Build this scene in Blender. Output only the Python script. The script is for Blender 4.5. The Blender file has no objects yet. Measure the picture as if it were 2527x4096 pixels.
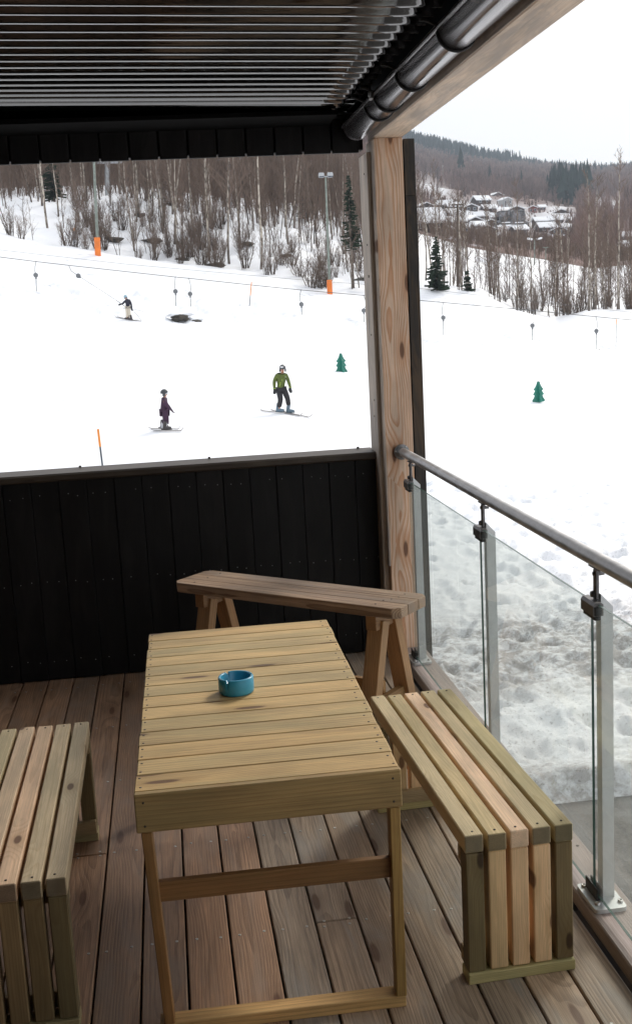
import bpy, math, random
import numpy as np
from mathutils import Vector, Matrix, noise as mnoise
R = math.radians
random.seed(7); rng = np.random.default_rng(7)
scene = bpy.context.scene
col = scene.collection

# ------------------------------------------------------------------ camera
FPX, PITCH, YAW, ROLL = 4487.6, R(10.163), R(7.343), R(-2.998)
CAM = Vector((0, 0, 1.75))
cy, sy, cp, sp = math.cos(YAW), math.sin(YAW), math.cos(PITCH), math.sin(PITCH)
fwd = Vector((sy * cp, cy * cp, -sp)); rgt = Vector((cy, -sy, 0)); upv = rgt.cross(fwd)
ca, sa = math.cos(ROLL), math.sin(ROLL)
c_r = rgt * ca + upv * sa; c_u = -rgt * sa + upv * ca
cam_d = bpy.data.cameras.new('camera'); cam = bpy.data.objects.new('camera', cam_d); col.objects.link(cam)
cam.matrix_world = Matrix(((c_r.x, c_u.x, -fwd.x, CAM.x), (c_r.y, c_u.y, -fwd.y, CAM.y), (c_r.z, c_u.z, -fwd.z, CAM.z), (0, 0, 0, 1)))
cam_d.sensor_fit = 'VERTICAL'; cam_d.sensor_height = 24; cam_d.lens = FPX / 4096 * 24
cam_d.clip_start = .05; cam_d.clip_end = 5000
scene.camera = cam

# ------------------------------------------------------------------ world, sun, exposure
SUN_EL, SUN_AZ = R(36), R(42)       # azimuth measured from +Y towards +X
w = bpy.data.worlds.new('World'); scene.world = w; w.use_nodes = True
nt = w.node_tree; bg = nt.nodes['Background']
sky = nt.nodes.new('ShaderNodeTexSky'); sky.sky_type = 'NISHITA'; sky.sun_disc = False
sky.sun_elevation = SUN_EL; sky.sun_rotation = SUN_AZ; sky.dust_density = 6; sky.air_density = 1.0; sky.ozone_density = .6
mx = nt.nodes.new('ShaderNodeMix'); mx.data_type = 'RGBA'; mx.inputs[0].default_value = .75
mx.inputs[7].default_value = (14.2, 14.2, 14.4, 1)           # thin bright cloud cover
nt.links.new(sky.outputs[0], mx.inputs[6]); nt.links.new(mx.outputs[2], bg.inputs[0]); bg.inputs[1].default_value = .095
sl = bpy.data.lights.new('sun', 'SUN'); so = bpy.data.objects.new('sun', sl); col.objects.link(so)
sl.energy = 2.3; sl.angle = R(14); sl.color = (1, .955, .89)
sdir = Vector((math.sin(SUN_AZ) * math.cos(SUN_EL), math.cos(SUN_AZ) * math.cos(SUN_EL), math.sin(SUN_EL)))
so.rotation_euler = sdir.to_track_quat('Z', 'Y').to_euler()
scene.view_settings.view_transform = 'Standard'; scene.view_settings.look = 'None'
scene.view_settings.exposure = 0.08; scene.view_settings.gamma = 1
scene.render.engine = 'CYCLES'
try:
    scene.cycles.max_bounces = 10; scene.cycles.transparent_max_bounces = 24; scene.cycles.diffuse_bounces = 5
except Exception: pass

# ------------------------------------------------------------------ helpers
def ray(xd, yd):
    x, y = xd * 2527 / 1512, yd * 2527 / 1512
    return fwd + c_r * ((x - 2527 / 2) / FPX) - c_u * ((y - 2048) / FPX)
def at(xd, yd, Y):
    v = ray(xd, yd); return CAM + v * (Y / v.y)

def tag(o, label=None, cat=None, group=None, kind=None):
    if label: o['label'] = label
    if cat: o['category'] = cat
    if group: o['group'] = group
    if kind: o['kind'] = kind
    return o
def empty(name, loc=(0, 0, 0), rz=0, label=None, cat=None, group=None):
    o = bpy.data.objects.new(name, None); col.objects.link(o); o.location = loc; o.rotation_euler = (0, 0, rz)
    o.empty_display_size = .1
    return tag(o, label, cat, group)
def copy_tree(o, parent=None):
    c = o.copy(); col.objects.link(c)
    if parent: c.parent = parent
    for ch in o.children: copy_tree(ch, c)
    return c

class MB:
    def __init__(s): s.v = []; s.f = []; s.pc = []; s.tc = []; s.sm = []; s.st = []
    def add(s, vs, fs, pcs=None, tc=(1, 1, 1), smooth=False):
        b = len(s.v); s.st.append((b, len(s.f))); s.v += [tuple(p) for p in vs]; s.f += [tuple(i + b for i in f) for f in fs]
        s.pc += [tuple(p) for p in (pcs or vs)]; s.tc += [(*tc, 1)] * len(vs); s.sm += [smooth] * len(fs)
    def box(s, c, size, M=None, ch=.002, tc=(1, 1, 1), grain=None, off=None, endtc=None):
        """chamfered box, centre c, size; M 3x3 orientation; pc = local grain coords"""
        hx, hy, hz = [d / 2 for d in size]; ch = min(ch, hx * .45, hy * .45, hz * .45)
        h = (hx, hy, hz)
        ax = grain if grain is not None else max(range(3), key=lambda i: h[i])
        o1, o2 = [i for i in range(3) if i != ax]
        if off is None: off = (random.uniform(0, 60), random.uniform(-.05, .05), random.choice((-1, 1)) * random.uniform(.02, .07))
        vs = []; idx = {}
        for sx in (-1, 1):
            for sy_ in (-1, 1):
                for sz in (-1, 1):
                    for k in range(3):
                        p = [sx * hx, sy_ * hy, sz * hz]
                        for j in range(3):
                            if j != k: p[j] -= (sx, sy_, sz)[j] * ch
                        idx[(sx, sy_, sz, k)] = len(vs); vs.append(p)
        fs = []
        for k in range(3):
            a, b = [(1, 2), (2, 0), (0, 1)][k]
            for sg in (-1, 1):
                q = []
                for (p1, p2) in ((-1, -1), (1, -1), (1, 1), (-1, 1)):
                    t = [0, 0, 0]; t[k] = sg; t[a] = p1; t[b] = p2; q.append(idx[(*t, k)])
                fs.append(q if sg > 0 else q[::-1])
            for p1 in (-1, 1):
                for p2 in (-1, 1):
                    t0 = [0, 0, 0]; t1 = [0, 0, 0]; t0[k] = -1; t1[k] = 1; t0[a] = t1[a] = p1; t0[b] = t1[b] = p2
                    q = [idx[(*t0, a)], idx[(*t1, a)], idx[(*t1, b)], idx[(*t0, b)]]
                    fs.append(q if p1 * p2 > 0 else q[::-1])
        for sx in (-1, 1):
            for sy_ in (-1, 1):
                for sz in (-1, 1):
                    q = [idx[(sx, sy_, sz, k)] for k in range(3)]
                    fs.append(q if sx * sy_ * sz > 0 else q[::-1])
        pcs = [(p[ax] + off[0], p[o1] + off[1], p[o2] + off[2]) for p in vs]
        c = Vector(c)
        if M is None: w_ = [(p[0] + c.x, p[1] + c.y, p[2] + c.z) for p in vs]
        else: w_ = [tuple(M @ Vector(p) + c) for p in vs]
        s.add(w_, fs, pcs, tc)
        if endtc:
            n0 = len(s.tc) - 24
            for (a_, b_, c__, k), i in idx.items():
                if k == ax: s.tc[n0 + i] = (*endtc, 1)
    def bar(s, p0, p1, w_, d, upd=(0, 0, 1), **k):
        """rectangular bar from p0 to p1, w_ across, d along 'up'"""
        p0, p1 = Vector(p0), Vector(p1); z = (p1 - p0); L = z.length; z.normalize()
        x = Vector(upd).cross(z)
        if x.length < 1e-4: x = Vector((1, 0, 0))
        x.normalize(); y = z.cross(x)
        s.box((p0 + p1) / 2, (w_, d, L), M=Matrix((x, y, z)).transposed(), grain=2, **k)
    def tube(s, pts, rad, n=12, caps=True, tc=(1, 1, 1), smooth=True, closed=False):
        pts = [Vector(p) for p in pts]; m = len(pts)
        rad = rad if hasattr(rad, '__len__') else [rad] * m
        vs = []; fs = []; x = None; acc = 0; pcs = []
        for i, p in enumerate(pts):
            t = (pts[min(i + 1, m - 1)] - pts[max(i - 1, 0)]).normalized()
            if x is None:
                x = t.cross(Vector((0, 0, 1)))
                if x.length < 1e-3: x = t.cross(Vector((0, 1, 0)))
            x = (x - t * x.dot(t)).normalized(); y = t.cross(x)
            if i: acc += (p - pts[i - 1]).length
            for k in range(n):
                a = 2 * math.pi * k / n; q = p + (x * math.cos(a) + y * math.sin(a)) * rad[i]
                vs.append(q); pcs.append((acc, math.cos(a) * rad[i], math.sin(a) * rad[i]))
        for i in range(m - 1):
            for k in range(n):
                k2 = (k + 1) % n; fs.append((i * n + k, i * n + k2, (i + 1) * n + k2, (i + 1) * n + k))
        s.add(vs, fs, pcs, tc, smooth)
        if caps:
            s.add(vs[:n], [tuple(range(n))[::-1]], pcs[:n], tc); s.add(vs[-n:], [tuple(range(n))], pcs[-n:], tc)
    def lathe(s, prof, c, M=None, n=32, tc=(1, 1, 1), smooth=True):
        vs = []; fs = []; c = Vector(c)
        for r_, z_ in prof:
            for k in range(n):
                a = 2 * math.pi * k / n; q = Vector((r_ * math.cos(a), r_ * math.sin(a), z_)); vs.append((M @ q if M else q) + c)
        for i in range(len(prof) - 1):
            for k in range(n):
                k2 = (k + 1) % n; fs.append((i * n + k, i * n + k2, (i + 1) * n + k2, (i + 1) * n + k))
        s.add(vs, fs, None, tc, smooth)
    def prism(s, poly, z0, z1, M=None, c=(0, 0, 0), tc=(1, 1, 1), grainx=True, off=(0, 0, .04)):
        """poly 2D ccw extruded z0..z1"""
        n = len(poly); c = Vector(c); vs = []
        for z_ in (z0, z1):
            for x_, y_ in poly: vs.append(Vector((x_, y_, z_)))
        fs = [tuple(range(n))[::-1], tuple(range(n, 2 * n))] + [(i, (i + 1) % n, n + (i + 1) % n, n + i) for i in range(n)]
        pcs = [(v.x + off[0], v.y + off[1], v.z + off[2]) for v in vs]
        s.add([(M @ v if M else v) + c for v in vs], fs, pcs, tc)
    def each(s, name, mat, parent, limit=100, key=None, plural=None):
        # every piece of this mesh as a part of its own; beyond the limit (or outside the view) the rest stays one part
        n = len(s.st); st = s.st + [(len(s.v), len(s.f))]; order = list(range(n))
        if key: order.sort(key=lambda i: key(s.v[st[i][0]]))
        out = []; rest = MB()
        for r_, i in enumerate(order):
            (b0, f0), (b1, f1) = st[i], st[i + 1]; q = MB() if r_ < limit else rest
            q.add(s.v[b0:b1], [tuple(k - b0 for k in f) for f in s.f[f0:f1]], s.pc[b0:b1], s.tc[b0][:3], s.sm[f0]); q.tc[-(b1 - b0):] = s.tc[b0:b1]
            if r_ < limit: out.append(q.build(name, mat, parent))
        if rest.v: rest.build(plural or name, mat, parent)['kind'] = 'stuff'
        return out
    def build(s, name, mat, parent=None):
        me = bpy.data.meshes.new(name); me.from_pydata(s.v, [], s.f)
        a = me.attributes.new('pc', 'FLOAT_VECTOR', 'POINT'); a.data.foreach_set('vector', np.array(s.pc, 'f').ravel())
        a = me.attributes.new('tc', 'FLOAT_COLOR', 'POINT'); a.data.foreach_set('color', np.array(s.tc, 'f').ravel())
        me.polygons.foreach_set('use_smooth', s.sm)
        me.materials.append(mat); me.update()
        o = bpy.data.objects.new(name, me); col.objects.link(o)
        if parent: o.parent = parent
        return o

def np_mesh(name, V, F, mat, parent=None, smooth=False, tc=None, link=True):
    V = np.asarray(V, 'f'); F = np.asarray(F, 'i'); me = bpy.data.meshes.new(name); k = F.shape[1]
    me.vertices.add(len(V)); me.vertices.foreach_set('co', V.ravel())
    me.loops.add(F.size); me.loops.foreach_set('vertex_index', F.ravel())
    me.polygons.add(len(F)); me.polygons.foreach_set('loop_start', np.arange(0, F.size, k, dtype='i'))
    me.polygons.foreach_set('loop_total', np.full(len(F), k, 'i'))
    me.polygons.foreach_set('use_smooth', np.full(len(F), smooth))
    if tc is not None:
        a = me.attributes.new('tc', 'FLOAT_COLOR', 'POINT'); a.data.foreach_set('color', np.asarray(tc, 'f').ravel())
    me.materials.append(mat); me.update(calc_edges=True)
    if not link: return me
    o = bpy.data.objects.new(name, me); col.objects.link(o)
    if parent: o.parent = parent
    return o

# ------------------------------------------------------------------ node helper
class NG:
    def __init__(s, name, rough=.6, spec=.5):
        s.m = bpy.data.materials.new(name); s.m.use_nodes = True; s.t = s.m.node_tree
        s.b = s.t.nodes['Principled BSDF']; s.b.inputs['Roughness'].default_value = rough
        s.b.inputs['Specular IOR Level'].default_value = spec
    def n(s, typ, **k):
        nd = s.t.nodes.new(typ)
        for a, v in k.items(): setattr(nd, a, v)
        return nd
    def link(s, a, b): s.t.links.new(a, b)
    def put(s, inp, v):
        if hasattr(v, 'links') or isinstance(v, bpy.types.NodeSocket): s.link(v, inp)
        else: inp.default_value = v
    def math(s, op, a, b=0., c=None):
        nd = s.n('ShaderNodeMath', operation=op); s.put(nd.inputs[0], a); s.put(nd.inputs[1], b)
        if c is not None: s.put(nd.inputs[2], c)
        return nd.outputs[0]
    def mix(s, f, a, b, mode='MIX'):
        nd = s.n('ShaderNodeMix', data_type='RGBA', blend_type=mode)
        s.put(nd.inputs[0], f)
        for i, v in ((6, a), (7, b)):
            if isinstance(v, (tuple, list)) and len(v) == 3: v = (*v, 1)
            s.put(nd.inputs[i], v)
        return nd.outputs[2]
    def noise(s, vec, scale=1., detail=3., rough=.5, dist=0.):
        nd = s.n('ShaderNodeTexNoise'); nd.inputs['Scale'].default_value = scale; nd.inputs['Detail'].default_value = detail
        nd.inputs['Roughness'].default_value = rough; nd.inputs['Distortion'].default_value = dist
        if vec is not None: s.link(vec, nd.inputs['Vector'])
        return nd.outputs['Fac']
    def ss(s, v, a, b, lo=0., hi=1.):
        nd = s.n('ShaderNodeMapRange', interpolation_type='SMOOTHSTEP'); s.put(nd.inputs[0], v)
        for i, x in zip((1, 2, 3, 4), (a, b, lo, hi)): nd.inputs[i].default_value = x
        return nd.outputs[0]
    def comb(s, x, y, z):
        nd = s.n('ShaderNodeCombineXYZ'); s.put(nd.inputs[0], x); s.put(nd.inputs[1], y); s.put(nd.inputs[2], z); return nd.outputs[0]
    def attr(s, name):
        nd = s.n('ShaderNodeAttribute'); nd.attribute_name = name; return nd
    def bump(s, h, strength=.3, dist=.01):
        nd = s.n('ShaderNodeBump'); nd.inputs['Strength'].default_value = strength; nd.inputs['Distance'].default_value = dist
        s.link(h, nd.inputs['Height']); s.link(nd.outputs[0], s.b.inputs['Normal'])
    def color(s, c): s.put(s.b.inputs['Base Color'], (*c, 1) if isinstance(c, (tuple, list)) else c)

def wood(name, light, dark, ring=.005, contrast=.6, knot=.5, fiber=.25, rough=.65, stain=None, stain_amt=0., bump=.25, knot_col=(.10, .045, .02), wander=.012, knot_d=(2.2, 7.), spec=.35):
    g = NG(name, rough, spec); a = g.attr('pc'); sep = g.n('ShaderNodeSeparateXYZ'); g.link(a.outputs['Vector'], sep.inputs[0])
    u, v, w_ = sep.outputs
    lo = g.comb(g.math('MULTIPLY', u, 1.6), g.math('MULTIPLY', v, 5.), g.math('MULTIPLY', w_, 5.))
    n1 = g.math('SUBTRACT', g.noise(lo, 1., 2., .5), .5)
    lo2 = g.comb(g.math('MULTIPLY', u, 7.), g.math('MULTIPLY', v, 30.), g.math('MULTIPLY', w_, 30.))
    n2 = g.math('SUBTRACT', g.noise(lo2, 1., 2., .5), .5)
    kv = g.n('ShaderNodeTexVoronoi'); kv.voronoi_dimensions = '2D'; kv.inputs['Scale'].default_value = 1
    g.link(g.comb(g.math('MULTIPLY', u, knot_d[0]), g.math('MULTIPLY', v, knot_d[1]), 0.), kv.inputs['Vector'])
    kd = kv.outputs['Distance']; ks = g.n('ShaderNodeSeparateColor'); g.link(kv.outputs['Color'], ks.inputs[0])
    gate = g.math('LESS_THAN', ks.outputs[0], knot)
    bulge = g.math('MULTIPLY', g.math('MULTIPLY', g.ss(kd, 0., .42, 1., 0.), gate), .016)
    vv = g.math('ADD', v, g.math('MULTIPLY', n1, wander * 3)); ww = g.math('ADD', w_, g.math('MULTIPLY', n1, wander * 2))
    r = g.math('SQRT', g.math('ADD', g.math('MULTIPLY', vv, vv), g.math('MULTIPLY', ww, ww)))
    r = g.math('ADD', g.math('ADD', r, bulge), g.math('MULTIPLY', n2, .0035))
    ph = g.math('FRACT', g.math('MULTIPLY', r, 1. / ring))
    rg = g.math('MULTIPLY', g.ss(ph, .35, .92), g.ss(ph, .93, 1., 1., 0.))
    fb = g.noise(g.comb(g.math('MULTIPLY', u, 6.), g.math('MULTIPLY', v, 420.), g.math('MULTIPLY', w_, 420.)), 1., 3., .6)
    c = g.mix(g.math('MULTIPLY', rg, contrast), light, dark)
    c = g.mix(fiber, c, g.mix(1., c, g.mix(g.ss(fb, .3, .7), (.45, .42, .4), (1.4, 1.4, 1.4)), 'MULTIPLY'))
    blot = g.noise(g.comb(g.math('MULTIPLY', u, 3.), g.math('MULTIPLY', v, 14.), g.math('MULTIPLY', w_, 14.)), 1., 4., .6)
    c = g.mix(1., c, g.mix(g.ss(blot, .25, .75), (.78, .78, .78), (1.18, 1.16, 1.14)), 'MULTIPLY')
    if stain: c = g.mix(g.math('MULTIPLY', g.ss(g.noise(g.comb(g.math('MULTIPLY', u, 2.), g.math('MULTIPLY', v, 9.), g.math('MULTIPLY', w_, 9.)), 1., 4., .65, .6), .46, .68), stain_amt), c, stain)
    halo = g.math('MULTIPLY', g.ss(kd, .1, .26, 1., 0.), gate)
    c = g.mix(g.math('MULTIPLY', halo, .45), c, dark)
    c = g.mix(g.math('MULTIPLY', g.math('MULTIPLY', g.ss(kd, .055, .1, 1., 0.), gate), .85), c, knot_col)
    c = g.mix(1., c, g.attr('tc').outputs['Color'], 'MULTIPLY')
    g.color(c)
    g.bump(g.math('ADD', g.math('MULTIPLY', rg, -.6), fb), bump, .0012)
    return g.m

def plain(name, c, rough=.6, metal=0., spec=.5, nscale=0, namt=.15, bump=0., coat=0, detail=4, bdist=.01):
    g = NG(name, rough, spec); g.b.inputs['Metallic'].default_value = metal; g.b.inputs['Coat Weight'].default_value = coat
    if nscale:
        tc = g.n('ShaderNodeTexCoord').outputs['Object']; f = g.noise(tc, nscale, detail, .6)
        lo = tuple(x * (1 - namt * 1.6) for x in c); hi = tuple(min(1, x * (1 + namt * 1.6)) for x in c)
        g.color(g.mix(g.ss(f, .3, .7), lo, hi))
        g.put(g.b.inputs['Roughness'], g.ss(f, .2, .8, max(0.02, rough - .1), min(1, rough + .1)))
        if bump: g.bump(f, bump, bdist)
    else: g.color(c)
    return g.m

M = {}
M['floor'] = wood('weathered_deck_boards', (.40, .298, .212), (.17, .115, .078), ring=.0075, contrast=.5, knot=.5, fiber=.5, rough=.5, stain=(.30, .27, .24), stain_amt=.6, knot_d=(1.6, 7.), bump=.35, spec=.45)
M['table'] = wood('fresh_impregnated_pine', (.57, .405, .185), (.34, .215, .085), ring=.012, contrast=.42, knot=.33, fiber=.3, rough=.6, stain=(.40, .33, .16), stain_amt=.45, knot_d=(1.8, 8.), bump=.15, wander=.02)
M['bench'] = wood('impregnated_bench_lumber', (.66, .545, .385), (.46, .335, .195), ring=.0045, contrast=.35, knot=.5, fiber=.25, rough=.62, stain=(.50, .44, .29), stain_amt=.35, knot_d=(3.2, 8.), bump=.15)
M['trestle'] = wood('aged_brown_lumber', (.38, .265, .175), (.15, .083, .045), ring=.0085, contrast=.75, knot=.5, fiber=.4, rough=.55, stain=(.25, .21, .18), stain_amt=.45, knot_d=(2.4, 7.))
M['trestle_leg'] = wood('brown_trestle_leg_lumber', (.40, .245, .12), (.21, .11, .045), ring=.006, contrast=.5, knot=.3, fiber=.35, rough=.6)
M['post'] = wood('pine_post', (.64, .475, .35), (.48, .235, .11), ring=.0085, contrast=.8, knot=.6, fiber=.3, rough=.6, knot_d=(1.9, 7.), wander=.02, knot_col=(.10, .04, .02))
M['post_grey'] = wood('greyed_pine', (.52, .45, .38), (.36, .29, .23), ring=.012, contrast=.4, knot=.3, fiber=.4, rough=.65, stain=(.20, .18, .17), stain_amt=.6, knot_d=(2.5, 10.))
M['beam'] = wood('pine_beam', (.80, .66, .52), (.62, .45, .30), ring=.012, contrast=.35, knot=.4, fiber=.3, rough=.6, stain=(.36, .31, .28), stain_amt=.5, knot_d=(1.4, 6.), wander=.03)
M['sill'] = wood('grey_sill_plank', (.34, .27, .235), (.2, .15, .13), ring=.006, contrast=.45, knot=.4, fiber=.5, rough=.5, stain=(.24, .22, .20), stain_amt=.5)
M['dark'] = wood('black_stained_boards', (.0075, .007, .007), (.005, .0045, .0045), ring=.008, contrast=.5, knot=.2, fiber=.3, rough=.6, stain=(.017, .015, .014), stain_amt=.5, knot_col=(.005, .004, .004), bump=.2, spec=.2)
M['dark_worn'] = wood('black_stain_worn_thin', (.022, .019, .016), (.014, .011, .009), ring=.01, contrast=.5, knot=.4, fiber=.4, rough=.55, stain=(.085, .052, .026), stain_amt=.8, knot_col=(.02, .012, .008))
M['cap'] = wood('brown_black_cap_rail', (.040, .028, .019), (.026, .018, .012), ring=.008, contrast=.5, knot=.35, fiber=.5, rough=.5, stain=(.075, .058, .040), stain_amt=.6, knot_col=(.03, .02, .015))
M['galv'] = plain('galvanised_steel', (.56, .575, .57), .45, .5, nscale=14, namt=.06, bump=.03, bdist=.002)
M['rail'] = plain('brushed_steel_tube', (.42, .42, .42), .42, .6, nscale=12, namt=.13, bump=.04, bdist=.002)
M['cast'] = plain('grey_cast_metal', (.25, .255, .255), .5, .5, nscale=60, namt=.12)
M['clamp'] = plain('dark_zinc_clamp', (.13, .125, .125), .42, .7, nscale=60, namt=.15)
M['rubber'] = plain('black_rubber', (.012, .012, .012), .55)
M['roof'] = plain('glossy_black_sheet', (.005, .005, .005), .08, 0, spec=1.0, coat=.7)
M['gutter'] = plain('dark_lacquered_gutter', (.22, .205, .21), .17, .85, spec=.6)
M['lift_'] = plain('dark_steel_clip', (.18, .18, .18), .3, .8)
M['edge_shade_black'] = plain('matt_black_paint_and_shade', (.004, .004, .004), .8, spec=.04)  # roof edge paint, also the strip that stands in for shade by the fascia
M['screw'] = plain('zinc_screw', (.55, .53, .5), .3, .9)
M['hole'] = plain('dark_screw_head', (.05, .035, .025), .6)
M['ash'] = plain('turquoise_melamine', (.04, .30, .45), .3, 0, spec=.5, nscale=8, namt=.08)
M['orange'] = plain('orange_padding', (.80, .20, .025), .6, nscale=2, namt=.08)
M['orange_tip'] = plain('orange_stick', (.75, .25, .03), .5)
M['polegrey'] = plain('grey_green_pole', (.20, .23, .20), .6, nscale=5, namt=.15)
M['stick'] = plain('dark_blue_grey_stick', (.07, .08, .10), .5)
M['cable'] = plain('grey_wire_rope', (.10, .10, .10), .5, .3)
M['lift'] = plain('grey_lift_fitting', (.16, .17, .18), .5, .2)
M['rock'] = plain('brown_bare_rock', (.06, .053, .043), .9, nscale=2.2, namt=.4, bump=.8, bdist=.1)
M['greenfoam'] = plain('green_foam_marker', (.02, .19, .14), .5, nscale=1.5, namt=.12)
M['lamp_metal'] = plain('floodlight_metal', (.42, .44, .46), .4, .4)
def asph():
    g = NG('wet_grey_asphalt', .5, .5); pos = g.n('ShaderNodeNewGeometry').outputs['Position']; n1 = g.noise(pos, 60., 6., .8); n2 = g.noise(pos, 1.1, 5., .65, .6)
    c = g.mix(g.ss(n1, .35, .68), (.03, .029, .029), (.15, .14, .13)); c = g.mix(g.math('MULTIPLY', g.ss(n2, .45, .6), .55), c, (.05, .05, .052))
    c = g.mix(g.math('MULTIPLY', g.ss(g.math('ADD', n2, g.math('MULTIPLY', n1, .3)), .80, .85), .8), c, (.55, .55, .56)); g.color(c); g.put(g.b.inputs['Roughness'], g.ss(n2, .4, .6, .75, .3)); g.bump(n1, .7, .01); return g.m
M['asphalt'] = asph()
M['white_snow_roof'] = plain('roof_snow', (.82, .84, .87), .7)
def glass():
    g = NG('tinted_safety_glass'); t = g.t
    tr = g.n('ShaderNodeBsdfTransparent'); tr.inputs[0].default_value = (.935, .955, .938, 1)
    gl = g.n('ShaderNodeBsdfGlossy'); gl.inputs['Roughness'].default_value = .01
    fr = g.n('ShaderNodeFresnel'); fr.inputs[0].default_value = 1.5
    ms = g.n('ShaderNodeMixShader'); bf = g.n('ShaderNodeNewGeometry').outputs['Backfacing']; g.link(g.math('MULTIPLY', fr.outputs[0], g.math('SUBTRACT', 1., bf)), ms.inputs[0]); g.link(tr.outputs[0], ms.inputs[1]); g.link(gl.outputs[0], ms.inputs[2])
    df = g.n('ShaderNodeBsdfDiffuse'); df.inputs[0].default_value = (.75, .8, .77, 1); tl = g.n('ShaderNodeBsdfTranslucent'); tl.inputs[0].default_value = (.75, .8, .77, 1)
    m2 = g.n('ShaderNodeMixShader'); g.link(df.outputs[0], m2.inputs[1]); g.link(tl.outputs[0], m2.inputs[2]); m3 = g.n('ShaderNodeMixShader'); m3.inputs[0].default_value = .06
    g.link(ms.outputs[0], m3.inputs[1]); g.link(m2.outputs[0], m3.inputs[2]); g.link(m3.outputs[0], t.nodes['Material Output'].inputs[0]); return g.m
M['glass'] = glass()
M['glass_edge'] = plain('green_glass_edge', (.06, .12, .095), .2, spec=.6)

# ------------------------------------------------------------------ numpy noise
def vnoise(x, y, seed=0):
    xi = np.floor(x).astype(np.int64); yi = np.floor(y).astype(np.int64); xf = x - xi; yf = y - yi
    def h(a, b):
        n = (a * 374761393 + b * 668265263 + seed * 974711) & 0x7fffffff
        n = ((n ^ (n >> 13)) * 1274126177) & 0x7fffffff
        return ((n ^ (n >> 16)) & 0xffff) / 65535.
    u = xf * xf * (3 - 2 * xf); v = yf * yf * (3 - 2 * yf)
    return (h(xi, yi) * (1 - u) + h(xi + 1, yi) * u) * (1 - v) + (h(xi, yi + 1) * (1 - u) + h(xi + 1, yi + 1) * u) * v
def fbm(x, y, o=4, seed=0, g=.5):
    s = 0; a = 1; t = 0
    for i in range(o): s = s + a * vnoise(x * 2 ** i, y * 2 ** i, seed + i); t += a; a *= g
    return s / t - .5

# ------------------------------------------------------------------ terrain function
LINES = [ # (Y, [(xd, yd)...] or flat z)
 (20., [(-.35, -2.6), (0.1, -3.1), (.4, -3.45)]),
 (28., [(-.35, -2.1), (.05, -2.5), (.2, -3.1), (.42, -3.45)]),
 (35., 'px', [(0, 1030), (400, 1037), (680, 1046), (1000, 1100), (1300, 1130), (1512, 1130)]),
 (40., 'px', [(0, 972), (400, 985), (680, 992), (1000, 1040), (1300, 1074), (1512, 1085)]),
 (54., 'px', [(0, 868), (400, 880), (680, 893), (817, 901), (1000, 918), (1288, 950), (1512, 972)]),
 (78., 'px', [(0, 744), (310, 771), (560, 790), (730, 803), (900, 815), (1100, 828), (1300, 855), (1512, 884)]),
 (88., 'px', [(0, 655), (300, 690), (600, 716), (760, 732), (1012, 783), (1300, 800), (1512, 822)]),
 (97., 'px', [(-60, 555), (0, 560), (110, 590), (232, 603), (330, 622), (480, 642), (560, 650), (640, 663), (720, 690), (790, 701), (880, 703), (960, 697), (1010, 690), (1060, 692), (1150, 700), (1230, 742), (1330, 766), (1400, 745), (1512, 742)]),
 (103., 'px', [(-60, 550), (0, 556), (110, 588), (232, 600), (330, 622), (480, 640), (560, 632), (640, 630), (720, 655), (790, 680), (880, 690), (960, 694), (1010, 684), (1060, 690), (1150, 705), (1230, 748), (1330, 770), (1400, 752), (1512, 748)]),
 (120., 'px', [(-60, 490), (0, 482), (60, 478), (120, 495), (200, 488), (310, 474), (400, 490), (480, 515), (560, 522), (640, 548), (700, 552), (760, 572), (830, 600), (880, 615), (950, 640), (1010, 668), (1150, 700), (1512, 745)]),
 (190., 'px', [(-60, 470), (60, 462), (310, 455), (480, 480), (700, 500), (880, 530), (1000, 562), (1130, 600), (1300, 628), (1420, 652), (1512, 640)]),
 (330., 'px', [(0, 340), (400, 350), (880, 400), (1000, 530), (1200, 570), (1512, 580)]),
 (700., 'px', [(0, 250), (880, 300), (1000, 445), (1200, 465), (1350, 480), (1512, 470)]),
 (1500., 'px', [(0, 200), (700, 260), (880, 310), (990, 352), (1080, 372), (1150, 390), (1250, 402), (1350, 413), (1430, 418), (1512, 412), (1700, 400)]),
 (2200., 'px', [(0, 260), (700, 330), (990, 420), (1512, 470)]),
]
YS = np.array([l[0] for l in LINES]); ZF = []
for l in LINES:
    if l[1] == 'px':
        P = [at(a, b, l[0]) for a, b in l[2]]; ZF.append((np.array([p.x / p.y for p in P]), np.array([p.z for p in P])))
    else: ZF.append((np.array([a for a, b in l[1]]), np.array([b for a, b in l[1]])))
def zt(x, y):
    x = np.asarray(x, float); y = np.asarray(y, float); yy = np.clip(y, YS[0], YS[-1] - .01); s = x / np.maximum(y, 12.)
    Z = np.stack([np.interp(s, a, b) for a, b in ZF]); i = np.clip(np.searchsorted(YS, yy, side='right') - 1, 0, len(YS) - 2)
    t = (yy - YS[i]) / (YS[i + 1] - YS[i]); t = np.where((i == 6) | (i == 7), t, t)
    z0 = np.take_along_axis(Z, i[None], 0)[0] if Z.ndim > 1 else Z[i]; z1 = np.take_along_axis(Z, (i + 1)[None], 0)[0] if Z.ndim > 1 else Z[i + 1]
    z = z0 * (1 - t) + z1 * t
    k = np.clip((y - 17) / 6, 0, 1); return z * k + (1 - k) * (-3.4)
def ztp(x, y): return float(zt(np.array([x]), np.array([y]))[0])
def colx(xd, Y):                          # x of the image column xd at distance Y, near the horizon
    return at(xd, 700, Y).x

def hit(xd, yd, Y0=225., Y1=1480.):
    # distance at which the sight line through the picture point meets the ground
    v = ray(xd, yd); Y = Y0
    while Y < Y1:
        p = CAM + v * (Y / v.y)
        if p.z <= ztp(p.x, p.y): return Y
        Y *= 1.01
    return Y1

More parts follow.
